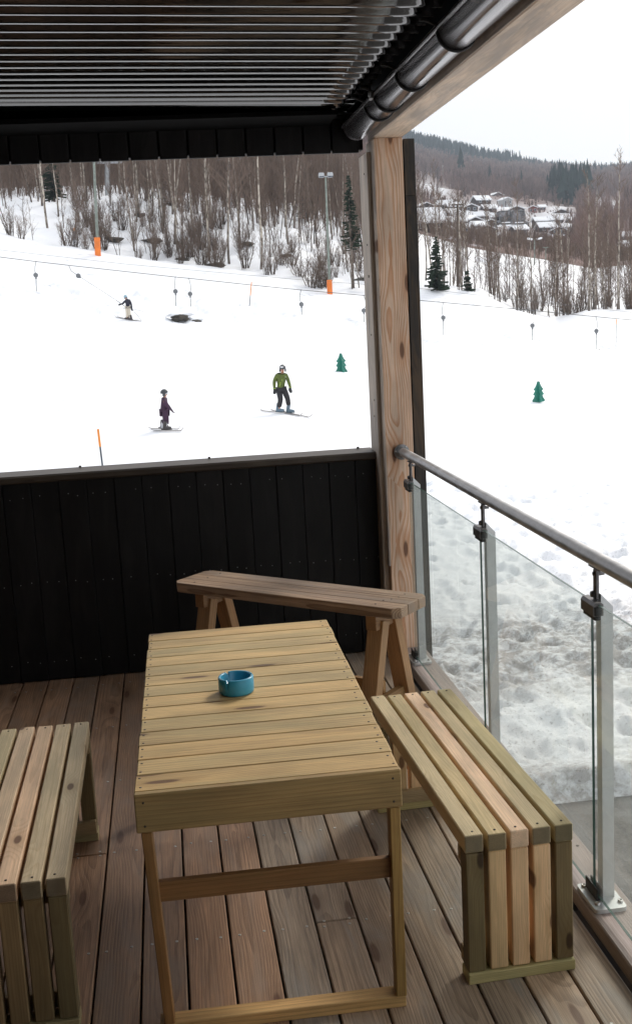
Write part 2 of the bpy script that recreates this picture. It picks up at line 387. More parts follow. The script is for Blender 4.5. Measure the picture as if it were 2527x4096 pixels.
# snow material
def snow_mat():
    g = NG('spring_snow', .55, .3); pos = g.n('ShaderNodeNewGeometry').outputs['Position']
    sep = g.n('ShaderNodeSeparateXYZ'); g.link(pos, sep.inputs[0]); x, y, z = sep.outputs
    n1 = g.noise(pos, 1.3, 6., .62, .3); n2 = g.noise(pos, 9., 5., .7, .2); n3 = g.noise(pos, .35, 3., .5)
    # dirt thrown up from the road: strongest close to it and in a band further out
    band = g.math('ADD', g.ss(y, 12.4, 14.4, 0., 1.), g.ss(y, 16.2, 18.4, 0., -1.))
    near = g.ss(y, 10.2, 12.0, 1., 0.)
    amt = g.math('MAXIMUM', g.math('MULTIPLY', band, .9), near)
    patch = g.ss(g.math('ADD', g.math('MULTIPLY', n1, .5), g.math('MULTIPLY', n2, .55)), .42, .60)
    d1 = g.math('MULTIPLY', g.math('MULTIPLY', patch, amt), .78)
    lowdirt = g.math('MULTIPLY', g.ss(y, 15., 27., .36, 0.), g.ss(n3, .3, .7, .5, 1.))
    c = g.mix(lowdirt, (.86, .88, .91), (.58, .55, .51)); c = g.mix(d1, c, (.17, .14, .12))
    sp_ = g.math('MULTIPLY', g.math('MULTIPLY', g.ss(g.noise(pos, 22., 6., .75), .56, .64), g.ss(y, 15., 30., 1., 0.)), .6)
    c = g.mix(sp_, c, (.12, .10, .09))
    tv = g.comb(g.math('ADD', g.math('MULTIPLY', x, .10), g.math('MULTIPLY', y, .03)), g.math('MULTIPLY', y, .30), 0.)
    tn = g.math('ABSOLUTE', g.math('SUBTRACT', g.noise(tv, 1.2, 3., .55, .3), .5)); tk = g.math('MULTIPLY', g.math('MULTIPLY', g.ss(tn, .0, .009, 1., 0.), g.ss(y, 24., 32., 0., .55)), g.ss(n3, .45, .6))
    c = g.mix(tk, c, (.40, .43, .48))
    g.color(c)
    fine = g.noise(pos, 11., 8., .78); bsc = g.math('MULTIPLY', fine, g.ss(y, 20., 50., 1., .15))
    g.bump(bsc, .6, .05); return g.m
M['snow'] = snow_mat()

def hill_mat():
    g = NG('wooded_hillside_ground', .9, .1); pos = g.n('ShaderNodeNewGeometry').outputs['Position']
    mp = g.n('ShaderNodeMapping'); mp.inputs['Scale'].default_value = (1, .45, 1); g.link(pos, mp.inputs[0]); v = mp.outputs[0]
    n1 = g.noise(v, .022, 6., .62, .4); n2 = g.noise(v, .16, 4., .6)
    c = g.mix(g.ss(n2, .3, .7), (.15, .098, .082), (.24, .165, .145))
    s_ = g.ss(g.math('ADD', n1, g.math('MULTIPLY', n2, .15)), .66, .72)
    c = g.mix(g.math('MULTIPLY', s_, .85), c, (.62, .63, .68)); c = g.mix(1., c, g.attr('tc').outputs['Color'], 'MULTIPLY')
    c = g.mix(g.attr('tc').outputs['Alpha'], (.75, .77, .8), c)
    g.color(c); g.bump(n2, .6, 2.); return g.m
M['hill'] = hill_mat()

def grid(name, Xs, Y, mat, disp=None, alpha=None, kind='structure'):
    """Xs: (rows, cols) x positions, Y: (rows, cols)"""
    Z = zt(Xs, Y)
    if disp is not None: Z = Z + disp(Xs, Y)
    r_, c_ = Xs.shape; V = np.stack([Xs, Y, Z], -1).reshape(-1, 3)
    i = np.arange(r_ - 1)[:, None] * c_ + np.arange(c_ - 1)[None]; F = np.stack([i, i + 1, i + 1 + c_, i + c_], -1).reshape(-1, 4)
    tc = None
    if alpha is not None:
        tc = np.ones((len(V), 4), 'f'); tc[:, 3] = alpha(Xs, Y).ravel()
    return np_mesh(name, V, F, mat, smooth=True, tc=tc)

# footprints and pits in the trampled near snow
PITS = []
for _ in range(1900):
    PITS.append((random.uniform(1, 17), random.uniform(11.5, 31), random.uniform(.08, .24), random.uniform(.03, .11)))
def snow_disp(X, Y):
    d = np.zeros_like(X)
    near = np.clip((34 - Y) / 8, 0, 1) * np.clip((Y - 9) / 2, 0, 1)
    rough = np.clip((Y - 77.6) / 2, 0, 1) * np.clip((89 - Y) / 3, 0, 1)
    hum = fbm(X * .7, Y * 1.3, 5, 3, .55) * .11 + np.abs(fbm(X * 2.2, Y * 4., 4, 9)) * .11 + np.abs(fbm(X * 6, Y * 11, 3, 19)) * .07
    d += near * hum
    d += rough * (fbm(X * .8, Y * .5, 5, 21, .65) * 1.0)
    d += np.clip((Y - 97) / 4, 0, 1) * fbm(X * .25, Y * .25, 4, 31) * 1.4 * np.clip((200 - Y) / 60, 0, 1)
    d += fbm(X * .12, Y * .12, 3, 40) * .10 * (1 - near)
    # icy shelves where the excavator tracks cross (stepped bands)
    st = np.clip((15.5 - Y) / 2, 0, 1) * np.clip((Y - 10) / 1, 0, 1)
    d += st * (np.round(fbm(X * .35, Y * 1.5, 3, 55) * 7) / 7) * .14
    return d
rows = np.concatenate([np.linspace(10.6, 18, 190), np.linspace(18, 34, 170)[1:], np.linspace(34, 76, 60)[1:], np.linspace(76, 90, 90)[1:], np.linspace(90, 128, 60)[1:], np.linspace(128, 200, 30)[1:]])
scol = np.concatenate([np.linspace(-3.5, -.3, 30)[:-1], np.linspace(-.3, .52, 440), np.linspace(.52, 3.5, 30)[1:]])
Yg, Sg = np.meshgrid(rows, scol, indexing='ij'); Xg = Sg * Yg
base_disp = snow_disp(Xg, Yg)
pd = np.zeros_like(Xg)
for (px_, py_, pr, pdp) in PITS:
    i0, i1 = np.searchsorted(rows, [py_ - pr * 1.6, py_ + pr * 1.6]); j0, j1 = np.searchsorted(scol, [(px_ - pr * 1.5) / (py_ + .3) - .004, (px_ + pr * 1.5) / (py_ - .3) + .004])
    if i1 <= i0 or j1 <= j0: continue
    dx = Xg[i0:i1, j0:j1] - px_; dy = Yg[i0:i1, j0:j1] - py_; q = (dx / pr) ** 2 + (dy / (pr * 1.35)) ** 2
    pd[i0:i1, j0:j1] -= pdp * np.exp(-q ** 2 * 1.2) - pdp * .25 * np.exp(-(q - 1.6) ** 2 * 2)
def alld(X, Y): return base_disp + pd + np.where(Y < 11.2, .0, 0) + np.clip((Y - 10.6) / .25, 0, 1) * (.14 + .16 * np.clip((17 - Y) / 4, 0, 1)) - .12
tag(grid('snow_slope', Xg, Yg, M['snow'], alld), kind='structure')
# asphalt road below the balcony, reaching under the snow
Yr, Xr = np.meshgrid(np.array([-60., -10, 0, 5, 8, 10, 12, 13]), np.linspace(-60, 60, 40), indexing='ij')
tag(np_mesh('road', np.stack([Xr, Yr, np.full_like(Xr, -3.46)], -1).reshape(-1, 3), [(a * 40 + b, a * 40 + b + 1, (a + 1) * 40 + b + 1, (a + 1) * 40 + b) for a in range(7) for b in range(39)], M['asphalt']), kind='structure')
# unseen snow right of the road, added to bounce light under the roof
Yr, Xr = np.meshgrid(np.linspace(-60, 10.7, 60), np.linspace(5.9, 60, 60), indexing='ij'); Xr = Xr + fbm(Yr * .3, Yr * 0 + 3, 3, 5) * 1.5 * (60 - Xr) / 50
tag(np_mesh('bounce_snow_right', np.stack([Xr, Yr, -3.46 + .25 * np.clip((Xr - 5.7) * 2, 0, 1) + fbm(Xr * .5, Yr * .5, 4, 8) * .3], -1).reshape(-1, 3), [(a * 60 + b, a * 60 + b + 1, (a + 1) * 60 + b + 1, (a + 1) * 60 + b) for a in range(59) for b in range(59)], plain('bounce_snow', (.80, .81, .83), .6), smooth=True), kind='structure')
Yr, Xr = np.meshgrid(np.linspace(-60, 10.7, 60), np.linspace(-60, 2.3, 60), indexing='ij'); Xr = Xr + fbm(Yr * .5, Yr * 0 + 3, 3, 15) * .5  # unseen snow left of the road, added to brighten the beam from below
tag(np_mesh('bounce_snow_left', np.stack([Xr, Yr, -3.46 + .2 * np.clip((2.4 - Xr) * 2, 0, 1) + fbm(Xr * .5, Yr * .5, 4, 8) * .2], -1).reshape(-1, 3), [(a * 60 + b, a * 60 + b + 1, (a + 1) * 60 + b + 1, (a + 1) * 60 + b) for a in range(59) for b in range(59)], bpy.data.materials['bounce_snow'], smooth=True), kind='structure')
# far wooded hillside
rows2 = np.concatenate([np.linspace(196, 330, 40), np.linspace(330, 700, 60)[1:], np.linspace(700, 2200, 70)[1:]])
sc2 = np.concatenate([np.linspace(-2.2, -.3, 20)[:-1], np.linspace(-.3, .6, 200), np.linspace(.6, 2.2, 20)[1:]])
Y2, S2 = np.meshgrid(rows2, sc2, indexing='ij'); X2 = S2 * Y2
def hd(X, Y): return fbm(X * .02, Y * .02, 5, 77) * np.clip((Y - 196) / 60, 0, 1) * 9 - .3
def s_of(xd): p = at(xd, 700, 100.); return p.x / p.y
SNOWY = [(1090, 548, 70, 14, .95), (1180, 548, 60, 14, .9), (1110, 512, 60, 12, .9), (1190, 500, 50, 14, .9), (1240, 505, 30, 12, .9), (1300, 535, 60, 16, .95), (1340, 510, 40, 14, .8), (1030, 445, 24, 16, .9), (1065, 462, 24, 12, .9), (1100, 480, 24, 10, .8), (1150, 488, 50, 8, .7),
         (1475, 488, 38, 12, 1.2), (1430, 500, 20, 25, .8), (1460, 520, 35, 15, .7), (1500, 590, 20, 22, .9), (1090, 396, 35, 6, .8), (1165, 390, 35, 6, .8), (1205, 408, 10, 5, .7), (1440, 570, 20, 14, .5), (1020, 560, 40, 12, .6), (60, 425, 40, 14, .6)]
def halpha(X, Y):
    s = X / Y; a = np.ones_like(X)
    zs = zt(X, Y)
    # village snow, the snow chute above it and the clearing to the right
    def blob(xd, Yc, ds, dY, amt):
        return amt * np.exp(-((s - s_of(xd)) / ds) ** 2 - ((Y - Yc) / dY) ** 2)
    k = 0
    for xd, yd, dx, dyp, amt in SNOWY:
        Ya = hit(xd, yd + dyp); Yb = hit(xd, yd - dyp); k = k + blob(xd, (Ya + Yb) / 2, dx / 2685., max(12, (Yb - Ya) / 2), amt)
    k = k * (.35 + 1.3 * (fbm(X * .06, Y * .035, 4, 13) + .5))
    return np.clip(1 - k, 0, 1)
tag(grid('hills', X2, Y2, M['hill'], hd, halpha), kind='structure')

# ------------------------------------------------------------------ deck
random.seed(11)
def gauss_tint(a=.1, warm=.04):
    b = random.uniform(1 - a, 1 + a); w_ = random.uniform(-warm, warm); return (b * (1 + w_), b, b * (1 - w_))
mb = MB(); scr = MB()
PW = .1245
JOISTS = [2.97 - .6 * k for k in range(-4, 8)]
x = .4445
k = -24
while k <= 5:
    gx0 = .4445 + k * PW; cx_ = gx0 + PW / 2
    ends = [-1.6]; 
    jset = sorted(random.sample(range(len(JOISTS)), 1)) if k % 2 else []
    cuts = sorted(JOISTS[j] for j in jset if -1.4 < JOISTS[j] < 5.2)
    if k == -1: cuts = [2.985]
    ys = [-1.6] + cuts + [5.58]
    w_ = PW - .006 if k < 5 else .0
    warm = 1.0 if k < -1 else .0
    for a, b in zip(ys[:-1], ys[1:]):
        if b - a < .05: continue
        t = gauss_tint(.14, .05)
        if cx_ < .2: t = (t[0] * .98, t[1] * .80, t[2] * .69)     # redder, darker boards towards the left
        if w_ > 0: mb.box((cx_, (a + b) / 2, -.014), (w_, b - a - .004, .028), ch=.003, tc=t)
    if k < 5:
        for jy in JOISTS:
            if not -1 < jy < 5.4: continue
            for sx in (-.036, .036):
                for dy in ((-.012, .018) if any(abs(jy - c) < .03 for c in cuts) else (random.uniform(-.006, .006),)):
                    scr.lathe([(.0001, .0012), (.0022, .0005), (.0024, .0014), (.0042, .0016), (.0044, 0)], (cx_ + sx + random.uniform(-.004, .004), jy + dy, .0), n=8)
    k += 1
deck = mb.build('deck', M['floor']); tag(deck, kind='structure')
def vkey(v):
    d = Vector(v) - CAM; x_, y_, z_ = d.dot(c_r), d.dot(c_u), d.dot(fwd)
    return z_ + (0 if z_ > 0 and abs(x_ / z_) < .285 and abs(y_ / z_) < .46 else 1000)
s_o = scr.each('screw', M['screw'], deck, 100, vkey, 'screws')
mb = MB()
for jy in JOISTS: mb.box((-.95, jy, -.128), (4.1, .048, .198), tc=(1, 1, 1))
mb.box((-.95, 1.94, -.26), (4.1, 7.1, .05)); mb.box((1.17, 1.94, -.16), (.048, 7.1, .24)); mb.box((1.09, 1.94, -.055), (.16, 7.1, .03)); mb.box((-.95, 5.60, -.155), (4.3, .04, .30))  # floor underside and rims, plus boards added to stop light leaking through gaps
mb.build('joists_and_light_stops', M['dark_worn'], deck)

# sill plank along the open edge
sill = empty('deck_edge_sill', (1.14, 2, 0), 0, 'grey weathered edge plank running under the glass railing', 'edge plank')
mb = MB(); 
for a, b in ((-1.6, 1.9), (1.903, 5.48)): mb.box((0, (a + b) / 2 - 2, .026), (.13, b - a, .050), ch=.004, tc=gauss_tint(.06))
mb.build('plank', M['sill'], sill)
mb = MB()
for yy in (2.72, 3.4, 4.3, 4.7): 
    mb.lathe([(.0001, .0522), (.005, .0522), (.005, .0512)], (-.02, yy - 2 - .2, 0), n=10); mb.lathe([(.0001, .0522), (.005, .0522), (.005, .0512)], (.04, yy - 2 - .24, 0), n=10)
mb.each('screw_head', M['hole'], sill)

# ------------------------------------------------------------------ parapet wall at the end of the deck
par = empty('parapet_wall', (0, 5.5, 0), 0, 'low black boarded wall closing the far end of the deck', 'wall')
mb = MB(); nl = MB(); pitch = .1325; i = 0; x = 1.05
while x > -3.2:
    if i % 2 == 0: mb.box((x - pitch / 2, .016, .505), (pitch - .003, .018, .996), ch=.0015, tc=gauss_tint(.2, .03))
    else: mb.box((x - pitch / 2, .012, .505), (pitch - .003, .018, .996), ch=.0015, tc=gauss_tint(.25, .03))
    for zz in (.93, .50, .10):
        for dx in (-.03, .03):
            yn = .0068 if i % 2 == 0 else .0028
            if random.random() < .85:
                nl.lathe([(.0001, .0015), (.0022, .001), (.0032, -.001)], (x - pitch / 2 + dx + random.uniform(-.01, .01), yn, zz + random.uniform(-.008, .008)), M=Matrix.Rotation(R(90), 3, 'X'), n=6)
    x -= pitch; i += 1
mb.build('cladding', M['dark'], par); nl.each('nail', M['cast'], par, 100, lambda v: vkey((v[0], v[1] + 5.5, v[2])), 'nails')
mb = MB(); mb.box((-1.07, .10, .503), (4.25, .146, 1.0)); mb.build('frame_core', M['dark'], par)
mb = MB(); mb.box((-1.08, .085, 1.022), (4.24, .215, .038), ch=.008, tc=(1, 1, 1)); cap = mb.build('cap_rail', M['cap'], par)
mb = MB()
for xx in (.96, .20, -.44, -1.1): mb.box((xx, .14, 1.048), (.012, .010, .010), ch=.001)
mb.each('nail_stub', M['hole'], cap)

# ------------------------------------------------------------------ post, beam, dark corner boards
post = empty('roof_post', (1.12, 5.44, 0), 0, 'knotty orange-brown timber post carrying the roof beam', 'post')
mb = MB(); mb.box((0, 0.005, 1.263), (.136, .17, 2.526), ch=.002, grain=2, off=(3.1, .012, .035)); mb.build('timber', M['post'], post)
mb = MB(); mb.box((-.0825, .065, 1.236), (.028, .20, 2.47), ch=.002, grain=2); mb.box((-.0725, .0, 1.5), (.008, .166, 2.04), ch=.001, grain=2)
s_ = mb.build('side_board', M['post_grey'], post); s_['label'] = 'paler grey board on the left face'
mb = MB(); 
mb.lathe([(.0001, .003), (.007, .003), (.007, 0)], (-.0968, .03, 1.9), M=Matrix.Rotation(R(-90), 3, 'Y'), n=10)
for zz in (2.38, 2.05, 1.62, 1.30, 1.22):
    mb.lathe([(.0001, .002), (.005, .002), (.005, 0)], (-.0968, .02 + random.uniform(-.01, .03), zz), M=Matrix.Rotation(R(-90), 3, 'Y'), n=8)
mb.each('bolt_head', M['hole'], post)
cb = empty('corner_cladding', (1.22, 5.48, 0), 0, 'tall black-stained board on the outer side of the timber post', 'cladding board')
mb = MB(); mb.box((0, 0, .78), (.055, .24, 2.96), ch=.002, grain=2); mb.box((.0, .0, 2.39), (.053, .236, .26), grain=2)
mb.build('outer_board', M['dark_worn'], cb)

beam = empty('roof_beam', (1.122, 2, 2.527), 0, 'long pale timber beam resting on the post under the roof edge', 'beam')
mb = MB(); mb.box((0, .0, .1), (.136, 7.02, .2), ch=.004, grain=1, off=(1.3, .0, .05)); mb.build('timber', M['beam'], beam)
mb = MB(); mb.box((-.071, .0, .1), (.0035, 7.0, .196), ch=.001, grain=1); b_ = mb.build('inner_face_board', M['post_grey'], beam); b_['label'] = 'grey weathered inner face'

# ------------------------------------------------------------------ roof
roof = empty('balcony_roof', (0, 5.45, 2.66), 0, 'black corrugated metal roof with a black boarded fascia over the deck', 'roof')
P = .1025; SL = math.tan(R(1.2)); ny = int(9.2 / P * 20)
ys = np.linspace(5.50, -1.8, int(7.3 / P * 22)); xs = np.linspace(-3.3, .905, 30)
Yc, Xc = np.meshgrid(ys, xs, indexing='ij')
phc = (Yc - 5.45) / P * 2 * np.pi
wob = (fbm(Xc * 1.3, Yc * 1.1, 3, 5)) * .0022
Zc = 2.650 + .0090 * np.sin(phc) - SL * Xc * 1.0 + wob
V = np.stack([Xc, Yc - 5.45, Zc - 2.66], -1).reshape(-1, 3); c_ = len(xs); i = np.arange(len(ys) - 1)[:, None] * c_ + np.arange(c_ - 1)[None]
F = np.stack([i, i + 1, i + 1 + c_, i + c_], -1).reshape(-1, 4)
so_ = np_mesh('corrugated_sheet', V, F, M['roof'], roof, smooth=True)
sm = so_.modifiers.new('thickness', 'SOLIDIFY'); sm.thickness = .001; sm.offset = 1
mb = MB(); i = 0; x = 1.0
while x > -3.3:
    mb.box((x - .068, .0, -.085), (.126, .022, .20), ch=.002, grain=2, tc=gauss_tint(.15)); x -= .1345
mb.build('fascia_boards', M['dark'], roof)
mb = MB(); mb.box((-1.13, .045, -.075), (4.3, .06, .19)); mb.box((-1.13, .05, .06), (4.3, .05, .08)); mb.each('fascia_backing', M['dark'], roof)
mb = MB(); mb.box((.917, -3.5, .005), (.020, 6.98, .06), grain=1); mb.box((-1.05, -3.5, .12), (4.8, 7.3, .05)); mb.box((-1.2, -.19, -.055), (4.1, .30, .02)); mb.box((.945, -.06, .03), (.17, .26, .13)); mb.each('edge_and_shade_board', M['edge_shade_black'], roof)  # edge board, black strip standing for shade, added cover and block closing sky gaps

# gutter
gut = empty('rain_gutter', (.977, 5.38, 2.582), 0, 'glossy black half-round rain gutter hanging between roof edge and beam', 'gutter')
def half(r, y0, y1, mb, ny=2, lip=True, th=.0015):
    n = 28; pts = []
    for k in range(n + 1):
        a = math.pi + math.pi * k / n; pts.append((r * math.cos(a), r * math.sin(a)))
    if lip:   # rolled front bead
        b = [(-r + .008 * (1 - math.cos(t)) - .016, .008 * math.sin(t)) for t in np.linspace(math.pi * 1.9, 0, 10)]
        pts = b + pts
    vs = []; m = len(pts)
    for yy in (y0, y1): vs += [(p[0], yy, p[1]) for p in pts]
    inner = [(p[0] * (1 - th / r), p[1] * (1 - th / r)) for p in pts]
    for yy in (y0, y1): vs += [(p[0], yy, p[1] + .0005) for p in inner]
    fs = [(k, k + 1, m + k + 1, m + k) for k in range(m - 1)] + [(2 * m + k + 1, 2 * m + k, 3 * m + k, 3 * m + k + 1) for k in range(m - 1)]
    fs += [(k, 2 * m + k, 2 * m + k + 1, k + 1) for k in range(m - 1)] + [(m + k + 1, 3 * m + k + 1, 3 * m + k, m + k) for k in range(m - 1)]
    mb.add(vs, fs, None, (1, 1, 1), True)
mb = MB(); half(.060, -7.0, 0, mb); mb.build('channel', M['gutter'], gut)
mb = MB(); pl = [(.061 * math.cos(a), .061 * math.sin(a)) for a in np.linspace(math.pi, 2 * math.pi, 24)]
mb.prism(pl, 0, .004, M=Matrix(((1, 0, 0), (0, 0, 1), (0, 1, 0))).to_3x3()); mb.build('end_cap', M['gutter'], gut)
for k, yy in enumerate((4.83, 4.62, 4.20, 3.58, 2.98, 2.38)):
    mb = MB(); pts = [(.0635 * math.cos(a), yy - 5.38, .0635 * math.sin(a)) for a in np.linspace(math.pi * .93, math.pi * 2.04, 30)]
    for a, b in zip(pts[:-1], pts[1:]): pass
    mb.tube(pts, .0042, 8)
    mb.tube([pts[0], (-.080, yy - 5.38, .022), (-.10, yy - 5.38, .03), (-.115, yy - 5.38, .03)], .0045, 8)
    o = mb.build('bracket', M['rubber'], gut)
mb = MB(); mb.lathe([(.0001, .012), (.006, .012), (.010, .006), (.010, -.006), (.006, -.012), (.0001, -.012)], (-.076, 4.62 - 5.38, .006), n=14); mb.box((-.076, 4.60 - 5.38, -.004), (.012, .05, .03), ch=.004)
mb.build('joint_clip', M['lift_'], gut)

# house wall beside the deck, rear wall set close to hold back light (outside the frame)
hw = empty('house_wall', (-2.9, 1, 0), 0, 'dark boarded house wall along the left side of the deck, outside the photo', 'wall')
mb = MB()
y = -1.2
while y < 5.4: mb.box((0, y - 1, .9), (.02, .128, 3.6), tc=gauss_tint(.2), grain=2); y += .1345
mb.box((-.05, 1.1, .9), (.06, 7., 3.6)); mb.build('side_boards', M['dark'], hw)
rw = empty('rear_shade_wall', (0, -1.0, 0), 0, 'unseen dark boarded wall set close behind the viewer to hold back light', 'wall'); mb = MB(); x = -2.8
while x < .9: mb.box((x, 0, .9), (.128, .02, 3.6), tc=gauss_tint(.2), grain=2); x += .1345  # kept near and dark so less light arrives from behind
mb.box((-.95, -.05, .9), (3.8, .06, 3.6)); mb.build('boards', M['dark'], rw)

# ------------------------------------------------------------------ glass railing
RX = 1.126
rl = empty('glass_railing', (RX, 4, .05), 0, 'steel and glass balcony railing along the open right edge', 'railing')
mb = MB(); pts = [(0, y, .999 + (.0025 * math.sin(y * 1.1))) for y in np.linspace(1.345, -5.4, 26)]; mb.tube(pts, .0215, 20)
mb.build('handrail', M['rail'], rl)
mb = MB(); RM = Matrix.Rotation(R(90), 3, 'X')
mb.lathe([(.0001, 0), (.038, 0), (.038, .006), (.033, .009), (.027, .010), (.026, .034), (.023, .036), (.0001, .036)], (0, 1.349, .999), M=RM, n=32)
fl = mb.build('wall_flange', M['cast'], rl)
mb = MB()
for a in (50, 170, 290): mb.lathe([(.0001, .011), (.0042, .0105), (.0042, .009)], (.0325 * math.cos(R(a)), 1.349, .999 + .0325 * math.sin(R(a))), M=RM, n=10)
mb.each('flange_screw', M['screw'], fl)
POSTY = (5.13, 3.92, 2.83, 1.70, .5, -.7)
for py in POSTY:
    y = py - 4
    mb = MB()
    # post: box section, top cut sloping down outwards
    M3 = Matrix(((1, 0, 0), (0, 0, 1), (0, 1, 0)))
    mb.prism([(.002, .01), (.036, .01), (.036, .868), (.002, .905)], -.006, .030, M=M3, c=(0, y, 0))
    p_ = mb.build('post', M['galv'], rl)
    mb = MB(); q = []
    hw_, hl, rr = .047, .076, .012
    for cx0, cy0, a0 in ((hw_ - rr, hl - rr, 0), (-hw_ + rr, hl - rr, 90), (-hw_ + rr, -hl + rr, 180), (hw_ - rr, -hl + rr, 270)):
        for a in range(0, 91, 30): q.append((cx0 + rr * math.cos(R(a0 + a)), cy0 + rr * math.sin(R(a0 + a))))
    mb.prism(q, .002, .014, c=(.003, y + .008, 0)); bp = mb.build('base_plate', M['galv'], p_)
    mb = MB()
    for bx, by in ((-.030, .058), (-.030, -.045), (.038, -.045), (.038, .058)):
        mb.lathe([(.0001, .0155), (.0035, .0155), (.0035, .0205), (.0075, .0205), (.0078, .014)], (.003 + bx, y + .008 + by, 0), n=14)
    mb.each('bolt', M['screw'], bp)
    mb = MB(); mb.box((-.022, y + .018, .034), (.005, .085, .036), ch=.002); mb.box((-.007, y + .018, .034), (.005, .085, .036), ch=.002); mb.box((-.0145, y + .018, .02), (.016, .085, .008)); mb.build('glass_shoe', M['rubber'], p_)
    mb = MB(); 
    mb.prism([(-.031, .852), (-.002, .852), (-.002, .884), (-.008, .889), (-.025, .889), (-.031, .880)], -.045, .045, M=M3, c=(0, y + .012, 0)); cl_ = mb.build('glass_clamp', M['clamp'], p_)
    mb = MB(); mb.box((-.0165, y - .0345, .866), (.021, .004, .024), ch=.001); mb.box((-.0165, y + .012, .845), (.018, .084, .012), ch=.001); mb.each('gasket', M['rubber'], cl_)
    mb = MB(); mb.box((-.005, y + .01, .93), (.011, .020, .085), ch=.004); mb.lathe([(.0001, .009), (.008, .008), (.010, 0)], (-.012, y + .01, .903), M=Matrix.Rotation(R(-90), 3, 'Y'), n=12)
    mb.lathe([(.0001, .02), (.006, .019), (.0065, .004), (.006, -.012), (.0001, -.013)], (-.002, y + .01, .960), M=Matrix.Rotation(R(90), 3, 'Y'), n=12)
    mb.box((0, y + .01, .9765), (.026, .075, .005), ch=.002); mb.build('saddle_bracket', M['clamp'], p_)
for a, b in zip(POSTY[:-1], POSTY[1:]):
    mb = MB(); mb.box((-.0145, (a + b) / 2 + .005 - 4, .455), (.0085, a - b - .022, .855), ch=.0008)
    g_ = mb.build('glass_pane', M['glass'], rl)
    mb = MB()
    mb.box((-.0145, b + .0155 - 4, .455), (.0075, .0008, .853), ch=.0001); mb.box((-.0145, (a + b) / 2 + .005 - 4, .8832), (.0075, a - b - .024, .0008), ch=.0001); mb.box((-.0145, (a + b) / 2 + .005 - 4, .0272), (.0075, a - b - .024, .0008), ch=.0001)
    mb.each('polished_edge', M['glass_edge'], g_)

# ------------------------------------------------------------------ low slatted table
TZ = .64
tbl = empty('slatted_table', (-.142, 2.545, 0), R(-1.0), 'low yellow-green plank table in the middle of the deck', 'table')
W_, L_ = .643, 1.395; nb = 14; pw = (L_ - .022) / nb
mb = MB(); sc = MB()
for k in range(nb):
    yc = .022 + pw * (k + .5); t = gauss_tint(.12, .05); dx = random.uniform(-.0015, .0015)
    mb.box((W_ / 2 + dx, yc, TZ - .011), (W_, pw - .0035, .022), ch=.0025, tc=t, off=(random.uniform(0, 60), random.uniform(-.3, .3), random.choice((.03, .06, .1))))
    for ex in (.012, W_ - .012):
        for ey in (-.028, .026): sc.lathe([(.0001, .0004), (.0035, .0004), (.0035, -.001)], (ex + random.uniform(-.003, .003) + (0 if ex < .3 else -.012 * (k % 2)), yc + ey + random.uniform(-.005, .005), TZ), n=8)
mb.build('top_planks', M['table'], tbl); sc.each('screw_head', M['hole'], tbl)
mb = MB(); 
mb.box((W_ / 2, .0105, TZ - .048), (W_ + .002, .021, .098), ch=.0025, tc=(.66, .62, .56), off=(2, .0, .05)); mb.box((W_ / 2, L_ - .02, TZ - .06), (W_ - .05, .02, .075))
for xx in (.012, W_ - .012): mb.box((xx, L_ / 2, TZ - .06), (.021, L_ - .05, .075), tc=(.9, .85, .8))
ap = mb.build('apron', M['table'], tbl)
mb = MB()
for ex in (.02, W_ - .02):
    for zz in (TZ - .02, TZ - .08): mb.lathe([(.0001, .0006), (.003, .0006), (.003, -.001)], (ex, 0, zz), M=Matrix.Rotation(R(90), 3, 'X'), n=8)
mb.each('apron_screw', M['hole'], ap)
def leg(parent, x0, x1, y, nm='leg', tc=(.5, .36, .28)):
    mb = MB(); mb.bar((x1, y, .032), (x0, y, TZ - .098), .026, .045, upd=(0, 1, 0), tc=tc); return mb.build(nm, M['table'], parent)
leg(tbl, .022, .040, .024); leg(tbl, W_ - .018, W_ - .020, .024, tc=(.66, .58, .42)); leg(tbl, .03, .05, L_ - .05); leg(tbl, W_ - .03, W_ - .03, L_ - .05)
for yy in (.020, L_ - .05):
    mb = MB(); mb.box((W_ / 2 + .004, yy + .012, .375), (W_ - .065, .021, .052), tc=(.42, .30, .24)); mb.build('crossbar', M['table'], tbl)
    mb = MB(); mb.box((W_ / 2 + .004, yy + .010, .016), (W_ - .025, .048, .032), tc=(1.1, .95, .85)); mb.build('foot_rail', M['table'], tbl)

# ashtray
N = 144; RO, RI, HT = .053, .0435, .050
ang = np.linspace(0, 2 * math.pi, N, endpoint=False); prof = [(RO - .006, 0), (RO - .001, .003), (RO, .010), (RO, HT - .003), (RO - .002, HT), (RI + .0015, HT), (RI, HT - .003), (RI - .003, .016), (RI - .012, .009), (.012, .008), (.008, .012), (.003, .0145), (.0003, .015)]
V = []; F = []
def notch(a):
    d = 1e9
    for n_ in (8, 118, 238):
        dd = (math.degrees(a) - n_ + 180) % 360 - 180; d = min(d, abs(dd))
    return .0085 * max(0, min(1, (5.2 - d) / 2.2))
for a in ang:
    nn = notch(a)
    for r_, z_ in prof: V.append((r_ * math.cos(a), r_ * math.sin(a), min(z_, HT - nn) if z_ > .03 else z_))
m = len(prof)
for k in range(N):
    k2 = (k + 1) % N
    for j in range(m - 1): F.append((k * m + j, k2 * m + j, k2 * m + j + 1, k * m + j + 1))
ao = np_mesh('ashtray', V, F, M['ash'], smooth=True); ao.location = (.148, 3.222, TZ + .0005)
tag(ao, 'round turquoise ashtray with three notches standing on the plank table', 'ashtray')
for p in ao.data.polygons: pass

